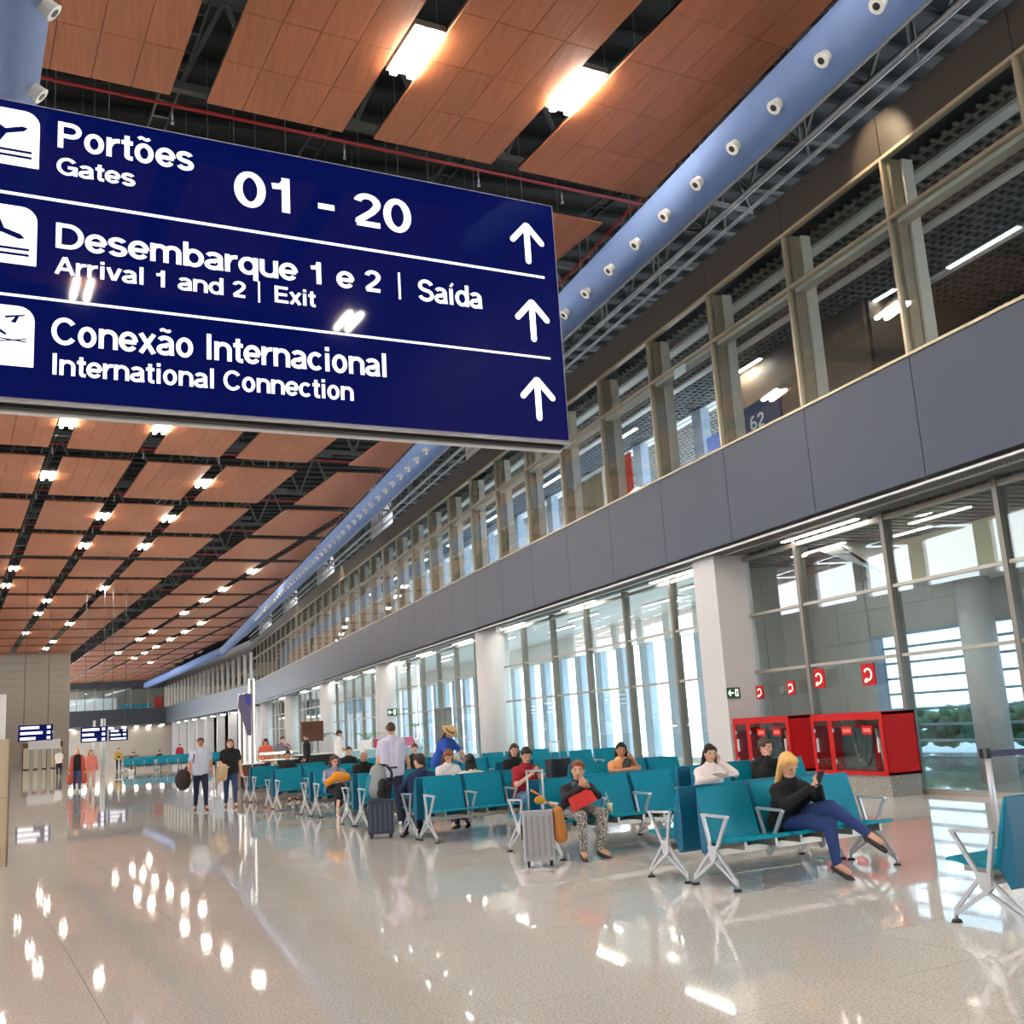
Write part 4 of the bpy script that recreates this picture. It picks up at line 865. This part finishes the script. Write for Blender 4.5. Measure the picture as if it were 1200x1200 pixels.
def person(label,loc,rz,pose,skin=SKIN,hair=HB,hairlen=0,top=None,sleeve='short',bottom=None,legs='trousers',shoes=None,skirt=None,vox=.016,scale=1.0,group=None,extras=None,hat=None,bag=None,female=False,glasses=False,coat=None,sock=None):
    t=thing('person',label,'person',loc,rz,group); t.scale=(scale,)*3
    j={k:Vector(v) for k,v in pose.items()}
    R_=j['shR']-j['shL']; ax=R_.normalized()
    mid=(j['pelvis']+j['chest'])/2
    # ---- body (skin) ----
    b=MB(); hw=.155 if not female else .135
    tor=[('hipL','shLi',.115,.10),('hipR','shRi',.115,.10)]
    j['shLi']=j['shL']+ax*.07+V(0,0,-.06); j['shRi']=j['shR']-ax*.07+V(0,0,-.06)
    torso=[('hipL','hipR',.115,.115),('hipL','shLi',.105 if female else .115,.095 if female else .11),('hipR','shRi',.105 if female else .115,.095 if female else .11),('shLi','shRi',.095,.095),('neckb','pelvis',.09,.11),('shL','neckb',.058,.055),('shR','neckb',.058,.055)]
    arms=[('shL','elL',.052,.040),('elL','wrL',.040,.027),('shR','elR',.052,.040),('elR','wrR',.040,.027)]
    leg=[('hipL','knL',.088,.058),('knL','anL',.057,.036),('hipR','knR',.088,.058),('knR','anR',.057,.036)]
    foot=[('anL','toL',.036,.03),('anR','toR',.036,.03)]
    for S_ in (torso,arms,leg,foot): seg(b,j,S_)
    b.cap(j['neckb'],j['head']+V(0,0,-.05),.055,.05,10)
    f=(j['face']-j['head']).normalized(); upv=(j['head']-j['neckb']).normalized(); upv=(upv-f*upv.dot(f)).normalized(); sd=f.cross(upv)
    Rm=Matrix((sd,f,upv)).transposed(); hd=j['head']
    def H(x,y,z): return hd+sd*x+f*y+upv*z
    b.ell(hd,.076,.094,.112,14,9,Rm); b.ell(H(0,.03,-.055),.052,.06,.06,10,7,Rm); b.cap(H(0,.088,.015),H(0,.108,-.018),.010,.016,8)
    for s in (-1,1): b.ell(H(s*.077,-.005,-.005),.012,.022,.032,8,6,Rm)
    me=remesh(b,vox)
    me.materials.append(skin); body=link('body',me,t)
    # hands
    def hand(wr,el,side,dirn):
        m=MB(); d=dirn.normalized(); q=sd*side; q=(q-d*q.dot(d)); q=q.normalized() if q.length>.1 else V(side,0,0); n_=d.cross(q)
        for k in range(4):
            o_=q*((k-1.5)*.019); base=wr+d*.075+o_; L=(.060,.072,.066,.050)[k]
            m.cap(wr+d*.01+o_*.6,base,.014,.012,8); mp=base+d*L*.55-n_*side*.012; m.cap(base,mp,.0095,.0085,8); m.cap(mp,mp+d*L*.30-n_*side*.026,.0085,.0075,8)
        tb_=wr+d*.025+q*.03; m.cap(wr+d*.01,tb_,.014,.012,8); m.cap(tb_,tb_+d*.035+q*.018-n_*side*.012,.011,.009,8)
        h_=remesh(m,.0055,1); h_.materials.append(skin); link('hand',h_,t)
    hand(j['wrL'],j['elL'],1,(j.get('hL') or j['wrL']+(j['wrL']-j['elL']).normalized())-j['wrL']); hand(j['wrR'],j['elR'],-1,(j.get('hR') or j['wrR']+(j['wrR']-j['elR']).normalized())-j['wrR'])
    # face
    fe=MB(); 
    for s in (-1,1): fe.ell(H(s*.030,.083,.012),.012,.007,.006,8,5,Rm)
    part('eye',fe,C('eye_dark',40,28,24,.4),t)
    br=MB()
    for s in (-1,1): br.bar(H(s*.016,.090,.032),H(s*.045,.082,.034),.006,.006)
    part('eyebrow',br,hair,t); part('mouth',MB().ell(H(0,.088,-.050),.022,.006,.006,8,5,Rm),C('lips',172,92,84,.5),t)
    if glasses: part('glasses',MB().path([H(-.06,.085,.012),H(.06,.085,.012)],.004,6).ell(H(-.03,.094,.010),.022,.004,.016,10,4,Rm).ell(H(.03,.094,.010),.022,.004,.016,10,4,Rm),M['black'],t)
    # hair
    h=MB(); h.ell(H(0,-.032,.022),.084,.088,.104,14,9,Rm); h.ell(H(0,.012,.078),.070,.072,.040,12,7,Rm)
    for s in (-1,1): h.ell(H(s*.070,.010,.045),.020,.050,.045,8,6,Rm)
    if hairlen:
        for s in (-1,-.5,0,.5,1):
            h.cap(H(s*.068,-.03-.03*(1-abs(s)),.0),H(s*.085,-.06-.03*(1-abs(s))+.02*abs(s),-.08-hairlen*.5)+V(0,0,-hairlen*.5),.036,.034,8)
    if hair is not None:
        hm=remesh(h,.012 if vox<.02 else .018,3); hm.materials.append(hair); link('hair',hm,t)
    # clothes
    if top:
        c=MB(); seg(c,j,torso,.014)
        if sleeve=='long': seg(c,j,arms,.013)
        elif sleeve=='short':
            for s in 'LR':
                e=j['sh'+s].lerp(j['el'+s],.62); c.cap(j['sh'+s],e,.068,.060,10)
        cm=remesh(c,vox); cm.materials.append(top); link('top',cm,t)
        col=MB(); nb=j['neckb']
        for k in range(10):
            a0=2*PI*k/10; a1=2*PI*(k+1)/10; col.cap(nb+V(math.cos(a0)*.062,math.sin(a0)*.062,.035),nb+V(math.cos(a1)*.062,math.sin(a1)*.062,.035),.012,.012,6)
        part('collar',col,top,t)
    if bottom:
        c=MB(); wl=j.get('waist') or j['pelvis']
        c.cap(j['hipL'],j['hipR'],.128,.128,10); 
        if skirt:
            for s in 'LR':
                k_=j['kn'+s]; c.cap(j['hip'+s],k_,.115,.10,10); c.cap(k_,k_.lerp(j['an'+s],skirt),.10,.085,10)
            c.cap((j['hipL']+j['hipR'])/2,(j['knL']+j['knR'])/2,.12,.11,10)
        else:
            for s in 'LR': c.cap(j['hip'+s],j['kn'+s],.100,.072,10); c.cap(j['kn'+s],j['kn'+s].lerp(j['an'+s],.93),.070,.052 if legs=='trousers' else .048,10)
        cm=remesh(c,vox); cm.materials.append(bottom); link('skirt' if skirt else 'trousers',cm,t)
    sm_=shoes or BLK
    for s in 'LR':
        a=j['an'+s]; o_=j['to'+s]; d=(o_-a); d2=V(d.x,d.y,d.z).normalized()
        m=MB(); m.cap(a+V(0,0,-.045)-d2*.04,a+V(0,0,-.048)+d2*.10,.036,.034,10); m.cap(a+V(0,0,-.05)+d2*.09,a+V(0,0,-.055)+d2*.16,.034,.028,10)
        sh=remesh(m,.010,2); sh.materials.append(sm_); link('shoe',sh,t)
    if extras: extras(t,j,H)
    return t
def sit(lean=.10,hz=1.08,hx=0,turn=0,kn=.10,feet=.46,arms='lap',drop=.0,look=-.35):
    zt=hz; p=dict(pelvis=(0,0,.53),hipL=(-.09,0,.53),hipR=(.09,0,.53),chest=(0,lean*.5,.80),neckb=(hx*.7,lean,zt-.19),head=(hx,lean+.04,zt),
        shL=(-.175+hx*.6,lean-.01,zt-.235),shR=(.175+hx*.6,lean-.01,zt-.235),knL=(-kn,.44,.50),knR=(kn,.44,.50),anL=(-kn,feet,.085),anR=(kn,feet,.085),toL=(-kn-.02,feet+.12,.05),toR=(kn+.02,feet+.12,.05))
    fx=math.sin(turn); fy=math.cos(turn); hd=p['head']; p['face']=(hd[0]+fx,hd[1]+fy,hd[2]+look)
    if arms=='lap': p.update(elL=(-.24,lean+.08,.70),elR=(.24,lean+.08,.70),wrL=(-.07,lean+.27,.68),wrR=(.07,lean+.27,.68))
    if arms=='phone': p.update(elL=(-.23,lean+.10,.70),elR=(.23,lean+.10,.70),wrL=(-.06,lean+.28,.86),wrR=(.06,lean+.30,.86),hL=(-.01,lean+.33,.92),hR=(.01,lean+.35,.92))
    return p
def stand(h=1.72,step=.12,turn=0,bend=0,armL=(0,.04),armR=(0,.04),look=-.1):
    k=h/1.72; y=bend
    p=dict(pelvis=(0,0,.92*k),hipL=(-.085,0,.90*k),hipR=(.085,0,.90*k),chest=(0,y*.5,1.2*k),neckb=(0,y,1.43*k-abs(y)*.3),head=(0,y*1.15+.02,1.60*k-abs(y)*.45),shL=(-.185,y*.95,1.38*k-abs(y)*.3),shR=(.185,y*.95,1.38*k-abs(y)*.3),
       knL=(-.10,step*.6+.02,.49*k),knR=(.10,-step*.3+.02,.49*k),anL=(-.10,step,.085),anR=(.10,-step,.085),toL=(-.12,step+.12,.05),toR=(.12,-step+.12,.05),
       elL=(-.25,y*.9+armL[0],1.10*k),elR=(.25,y*.9+armR[0],1.10*k),wrL=(-.27,y*.9+armL[0]+armL[1]+.05,.85*k),wrR=(.27,y*.9+armR[0]+armR[1]+.05,.85*k))
    hd=p['head']; p['face']=(hd[0]+math.sin(turn),hd[1]+math.cos(turn),hd[2]+look); return p
TF=TH+PI   # facing the camera side (-a)
def SA(a,b): x,y,_=AB(a,b); return (x,y,0)
def phone(t,pos,rot=0): part('phone',MB().box(pos[0]-.035,pos[0]+.035,pos[1]-.004,pos[1]+.006,pos[2]-.06,pos[2]+.07),M['black'],t)
NEAR=.013
# 1 blonde woman, legs crossed
p=sit(.16,1.07,.08,.0,.09,.46,'phone',look=-.75)
p.update(knL=(-.16,.46,.66),anL=(-.34,.74,.40),toL=(-.38,.84,.33),knR=(-.12,.46,.50),anR=(-.12,.50,.13),toR=(-.15,.61,.07))
p.update(hipL=(-.09,.02,.55))
def ex(t,j,H):
    hh=t; 
    o_=thing('smartphone','smartphone held up by the blonde woman','phone',(0,0,0)); M_=Matrix.Translation(Vector(t.location))@Matrix.Rotation(t.rotation_euler.z,4,'Z')
    o_.location=M_@Vector((.0,.52,.94)); o_.rotation_euler=(-.5,0,t.rotation_euler.z)
    part('phone_body',MB().box(-.037,.037,-.005,.005,-.075,.075),M['black'],o_); part('screen',MB().box(-.032,.032,-.006,-.005,-.068,.068),C('phone_screen',120,125,140,.1,emit=.3),o_)
    hl=MB()
    for s in 'LR': a=j['an'+s]; d=(j['to'+s]-a).normalized(); hl.cap(a+V(0,0,-.05)-d*.05,a-d*.06+V(0,0,-.10),.012,.006,8)
    part('shoe_heel',hl,M['black'],t)
person('blonde woman in a black jumper and blue jeans sitting cross-legged looking at her phone',SA(8.42,7.36),TF,p,SKIN,HBL,.26,BLK,'long',JEAN,'slim',C('shoe_grey_black',46,40,40,.3),vox=NEAR,female=True,extras=ex)
# 2 person in dark coat behind
p=sit(.05,1.10,.02,-.2,arms='phone',look=-.2); p.update(wrR=(.10,.20,.96),hR=(.07,.16,1.03))
person('short haired person in a dark coat sitting behind the blonde woman',SA(11.72,9.95),TF,p,SKIN,HBR,0,BLK,'long',JDK,vox=NEAR)
# 3 white blouse on phone
p=sit(.10,1.08,.0,.3,arms='lap',look=-.25); p.update(shL=(-.17,.10,.86),elL=(-.29,.26,.80),wrL=(-.15,.15,.97),hL=(-.10,.11,1.07),elR=(.26,.20,.74),wrR=(.06,.36,.78))
def ex(t,j,H):
    o_=thing('magazine','striped open magazine on the lap of the woman in white','magazine',(0,0,0)); M_=Matrix.Translation(Vector(t.location))@Matrix.Rotation(t.rotation_euler.z,4,'Z'); o_.location=M_@Vector((0.02,.44,.80)); o_.rotation_euler=(-.25,0,t.rotation_euler.z+.2)
    part('cover',MB().box(-.15,.15,-.09,.09,0,.012),C('mag_stripe',150,140,135,.5,noise=.5,scale=12),o_); part('page',MB().box(-.14,-.01,-.08,.08,.012,.016),M['white'],o_)
person('dark haired woman in a white blouse sitting with a phone held to her ear',SA(11.72,8.93),TF,p,SKIN,HB,.12,C('blouse_white',238,226,222,.8),'long',JDK,vox=NEAR,female=True,extras=ex)
# 4 orange top
p=sit(.06,1.10,.0,.5,arms='lap',look=-.25); p.update(elR=(.27,.18,.78),wrR=(-.05,.34,.80),elL=(-.26,.16,.78),wrL=(-.16,.15,.96),hL=(-.12,.12,1.03))
def ex(t,j,H):
    part('scarf',MB().cap(V(-.05,.17,.90),V(.02,.20,.74),.07,.06,10),C('scarf_pattern',60,56,54,.8,noise=.8,scale=40),t)
person('dark haired woman in an apricot top hugging a patterned dark bag by the glazing',SA(14.95,9.66),TF,p,SKIN2,HB,.02,C('top_apricot',232,160,104,.8),'short',JDK,vox=.015,female=True,extras=ex)
# 5 red bag woman
p=sit(.10,1.02,.0,.55,.13,.44,'phone',look=-.15); p.update(anL=(-.06,.46,.085),toL=(-.08,.58,.05),anR=(.22,.50,.085),toR=(.26,.62,.05),knR=(.17,.44,.50),wrL=(-.02,.32,.80),wrR=(.10,.34,.82),hL=(.04,.36,.86),hR=(.10,.38,.88))
def ex(t,j,H):
    part('scarf',MB().cap(V(-.05,.14,.84),V(.06,.14,.84),.05,.05,10).cap(V(-.06,.15,.84),V(-.07,.17,.68),.045,.03,10),C('scarf_teal_grey',74,98,104,.9),t)
    o_=thing('handbag','bright red handbag lying on the lap of the seated woman','bag',(0,0,0)); M_=Matrix.Translation(Vector(t.location))@Matrix.Rotation(t.rotation_euler.z,4,'Z'); o_.location=M_@Vector((.06,.36,.60)); o_.rotation_euler=(.35,.28,t.rotation_euler.z+.1)
    part('bag_body',MB().prism_y([(-.17,0),(.17,0),(.14,.17),(-.14,.17)],-.05,.05),C('bag_red',222,48,34,.45),o_); part('bag_handle',MB().path([(-.07,0,.17),(-.05,0,.23),(.05,0,.23),(.07,0,.17)],.008,6),C('bag_red',222,48,34,.45),o_); part('clasp',MB().box(-.02,.02,-.055,-.05,.10,.13),M['alu'],o_)
person('auburn haired woman in dark cardigan and patterned trousers eating, red handbag on lap',SA(11.70,6.86),TF,p,SKIN,HRD,.0,C('cardigan_dark',48,42,48,.9,noise=.2),'long',granite('trousers_pattern',S(34,32,34),S(120,116,112),S(232,228,222),.9),'trousers',C('sandals_black',36,32,36,.5),vox=NEAR,female=True,extras=ex)
# 6 red tee man
p=sit(.10,1.14,.0,.25,.12,.44,'phone',look=-.6)
def ex(t,j,H): phone(t,(.0,.44,.92))
person('dark haired man in a red T-shirt and light jeans looking down at his phone',SA(14.95,7.88),TF,p,SKIN,HB,0,C('tee_red',158,30,44,.85),'short',C('jeans_light',120,140,176,.85),vox=NEAR,extras=ex)
# 7 long haired woman behind red tee
p=sit(.03,1.13,0,.35,arms='lap',look=-.3)
person('long brown haired woman in a black top sitting left behind the man in red',SA(18.3,9.45),TF,p,SKIN,HBR,.24,BLK,'long',JDK,vox=.016,female=True)
# 8 navy man, back turned
p=sit(.02,1.14,0,-.4,.12,.44,'lap',look=-.2); p.update(elR=(.33,.06,.74),wrR=(.34,.26,.66),elL=(-.30,.10,.74)) 
person('man in a navy top sitting with his back turned, arm on the armrest',SA(15.75,6.50),TH,p,SKIN,C('hair_dark_brown',58,44,36,.6),0,C('top_navy',32,46,84,.85),'long',JDK,vox=NEAR)
# 9 standing lilac
p=stand(1.78,.08,turn=-.2,armR=(.10,.20),look=-.5); p.update(wrR=(.34,.36,.98),elR=(.30,.14,1.10))
def ex(t,j,H):
    part('belt',MB().tube((0,0,.985),(0,0,1.015),.145,.145,20),M['black'],t)
person('man in a pale lilac shirt and dark jeans standing, back turned, beside the dark suitcase',(4.42,18.75,0),TH-.25,p,SKIN,HBR,0,C('shirt_lilac',206,204,228,.85),'short',JDK,'trousers',M['white'],vox=NEAR,extras=ex)
# 10 straw hat
p=stand(1.74,.06,bend=.24,turn=0,look=-.9); p.update(elL=(-.24,.46,1.08),wrL=(-.08,.62,.98),elR=(.26,.46,1.08),wrR=(.10,.64,.96))
def ex(t,j,H):
    f=(j['face']-j['head']).normalized(); u=(j['head']-j['neckb']).normalized(); u=(u-f*u.dot(f)).normalized()
    c=H(0,0,.05)
    part('hat_brim',MB().tube(c,c+u*.012,.185,.18,24),C('straw',222,186,128,.8,noise=.2,scale=40),t); part('hat_crown',MB().tube(c+u*.01,c+u*.11,.098,.082,20),C('straw',222,186,128,.8),t); part('hat_ribbon',MB().tube(c+u*.012,c+u*.04,.101,.098,20),C('ribbon_brown',120,80,50,.7),t)
person('person in a bright blue shirt and straw hat bending forward',(6.0,21.35,0),TF+.5,p,SKIN,HRD,.05,C('shirt_blue',44,84,178,.85),'short',C('trousers_coral',214,110,92,.85),vox=.015,extras=ex)
# 11 auburn long hair in white
p=sit(.16,1.12,0,.2,arms='lap',look=-.9)
person('auburn long haired woman in a white top bending her head down left of the child',SA(18.25,8.0),TF,p,SKIN,HRD,.12,C('top_white',232,228,230,.85),'short',JEAN,vox=.015,female=True)
# 12 dark long hair back turned
p=sit(.02,1.11,0,0,arms='lap',look=-.2)
person('child with long dark hair seen from behind between the benches',SA(15.85,7.42),TH,p,SKIN,HB,.22,C('top_cream',226,222,200,.85),'long',JEAN,vox=.015,female=True,scale=.97)
# 13 orange jacket
p=sit(.06,1.10,0,-.1,.08,.46,'lap',look=-.3); p.update(knL=(.02,.46,.55),anL=(.14,.66,.25),toL=(.18,.78,.22),knR=(.04,.44,.47))
def ex(t,j,H):
    o_=thing('orange_jacket','folded orange jacket held on the lap of the seated woman','jacket',(0,0,0)); M_=Matrix.Translation(Vector(t.location))@Matrix.Rotation(t.rotation_euler.z,4,'Z'); o_.location=M_@Vector((0,.30,.70)); o_.rotation_euler=(0,0,t.rotation_euler.z)
    m=MB().cap((-.17,0,.06),(.05,.02,.10),.09,.10,12).cap((.05,0,.08),(.24,.02,-.02),.08,.07,12); me=remesh(m,.016); me.materials.append(C('jacket_orange',240,158,46,.85,noise=.15)); link('fabric',me,o_)
person('woman with glasses, grey blue top and black skirt holding an orange jacket',SA(21.62,6.98),TF,p,SKIN,HBR,.08,C('top_grey_blue',140,152,186,.85),'long',BLK,'skirt',C('shoe_cream',236,226,214,.7),skirt=.55,vox=.015,female=True,extras=ex,glasses=True)
# 14 grey haired man
p=sit(.04,1.16,0,.1,.12,.44,'lap',look=-.25)
person('grey haired man in a black shirt sitting behind the backpack',SA(21.62,7.62),TF,p,SKIN2,HGR,0,BLK,'long',JDK,vox=.015)
# 15-16 walking couple
p=stand(1.76,.16,turn=.25,armL=(.02,.02),armR=(-.02,.06),look=-.05)
def ex(t,j,H):
    part('bag_strap',MB().path([(.14,-.06,1.44),(.17,.10,1.36),(.20,.12,1.15)],.014,6),BLK,t)
person('walking man in a pale striped shirt and dark trousers holding a brown rucksack',(1.75,28.2,0),PI+.12,p,SKIN2,HBR,0,C('shirt_stripe',196,202,220,.85),'short',JDK,'trousers',vox=.016,extras=ex)
t=thing('rucksack','dark brown rucksack held at the side of the walking man','bag',(1.33,28.1,.50)); part('pack_body',MB().ell((0,0,.26),.20,.15,.26,14,9),C('pack_brown',50,36,34,.8),t); part('pack_top',MB().cap((.04,0,.45),(.08,0,.56),.05,.03,10),C('pack_red',110,48,38,.8),t)
p=stand(1.68,.14,turn=.1,look=-.03); p.update(elR=(.25,.02,1.08),wrR=(.14,.22,1.0))
def ex(t,j,H):
    o_=thing('beige_jacket','beige jacket draped over the arm of the walking woman','jacket',(0,0,0)); M_=Matrix.Translation(Vector(t.location))@Matrix.Rotation(t.rotation_euler.z,4,'Z'); o_.location=M_@Vector((.20,.14,.62)); o_.rotation_euler=(0,0,t.rotation_euler.z)
    m=MB().cap((0,0,.38),(.08,-.02,.08),.09,.07,12).cap((-.06,.02,.38),(-.04,.02,.10),.07,.06,12).cap((.1,-.04,.36),(.14,-.06,-.02),.05,.05,12); me=remesh(m,.016); me.materials.append(C('jacket_beige',206,178,140,.9,noise=.15)); link('fabric',me,o_)
person('walking woman in a black short sleeved shirt and blue jeans carrying a beige jacket',(2.48,28.3,0),PI+.05,p,SKIN,HBR,.22,BLK,'short',C('jeans_mid',48,70,112,.8),'slim',C('boots_brown',92,58,44,.6),vox=.016,female=True,extras=ex)
# 17 long red cardigan woman
p=stand(1.70,.14,look=-.05)
def ex(t,j,H):
    m=MB()
    for s in (-1,1): m.cap((s*.17,.02,1.36),(s*.27,.03,.42),.085,.13,10); 
    m.cap((0,-.12,1.3),(0,-.16,.45),.09,.13,10); me=remesh(m,.03); me.materials.append(C('cardigan_rust',186,84,66,.9)); link('cardigan',me,t)
person('blonde woman in a long rust red open cardigan and jeans walking far down the hall',(-1.85,47.1,0),PI,p,SKIN,HBL,.20,BLK,'long',C('jeans_mid',48,70,112,.8),'slim',M['white'],vox=.022,female=True,extras=ex)
p=stand(1.62,.12,look=-.05)
person('companion in a coral and white top walking beside the woman in the long cardigan',(-1.38,48.2,0),PI+.1,p,SKIN,HRD,.15,C('top_coral',224,130,112,.9),'long',C('trousers_pale',214,170,156,.9),'slim',M['white'],vox=.022,female=True)
person('distant man in a white shirt and dark trousers standing by the grey wall',(-4.15,77,0),PI,stand(1.75,.1),SKIN2,HBR,0,M['white'],'short',JDK,vox=.03)
# 19 white tee man
p=stand(1.76,.05,look=-.5,turn=.2); p.update(elR=(.24,.08,1.1),wrR=(.10,.36,1.08),elL=(-.24,.08,1.1),wrL=(-.10,.36,1.08))
person('man in a white T-shirt standing at the cafe tables beyond the benches',(6.6,35.5,0),-PI/2+.2,p,SKIN2,HB,0,M['white'],'short',JEAN,vox=.018)
p=stand(1.62,.05,look=-.5,turn=.2); person('person in a coral top behind the food display',(4.75,39.9,0),PI,p,SKIN2,HB,.05,C('top_coral2',214,100,80,.9),'short',JDK,vox=.022)
p=stand(1.66,.05,look=-.3); p.update(elL=(-.30,.1,1.2),wrL=(-.12,.2,1.35)); person('person in a black and grey uniform behind the food display',(5.35,39.9,0),PI,p,SKIN,HB,.0,C('uniform_grey',120,115,128,.9),'short',BLK,vox=.022)
p=stand(1.7,.05,look=-.3); person('person in black standing at the black cafe counter',(6.2,39.7,0),PI*.5,p,SKIN,HBR,.0,BLK,'long',BLK,vox=.022)
p=sit(.02,1.16,0,.2,arms='lap',look=-.2)
person('distant seated person in black on the far middle bench near the glass door',SA(25.0,10.15),TF,p,SKIN,HBR,0,BLK,'long',JDK,vox=.02)
person('distant seated person with a pink face and dark top in the rows near the plants',SA(28.4,9.6),TF,p,SKIN,HB,0,BLK,'long',JDK,vox=.02)
person('distant dark haired seated person behind the woman with the orange jacket',SA(28.4,7.9),TF,p,SKIN2,HB,0,BLK,'long',JDK,vox=.02)
for i,(x,y,col,l) in enumerate([(.5,80.5,(180,120,80),'distant seated person in tan behind the far teal benches'),(2.2,80.2,(70,50,42),'distant seated person in dark brown behind the far teal benches'),(3.6,81,(170,50,60),'distant person in a crimson top behind the far teal benches'),(-.5,81,(200,160,90),'distant person in yellow ochre left of the far teal benches')]):
    person(l,(x,y,0),PI,stand(1.6,.05) if i in(2,3) else sit(.02,1.16,arms='lap'),SKIN,HB,0,C('far_top%d'%i,*col,.9),'long',JDK,vox=.035)
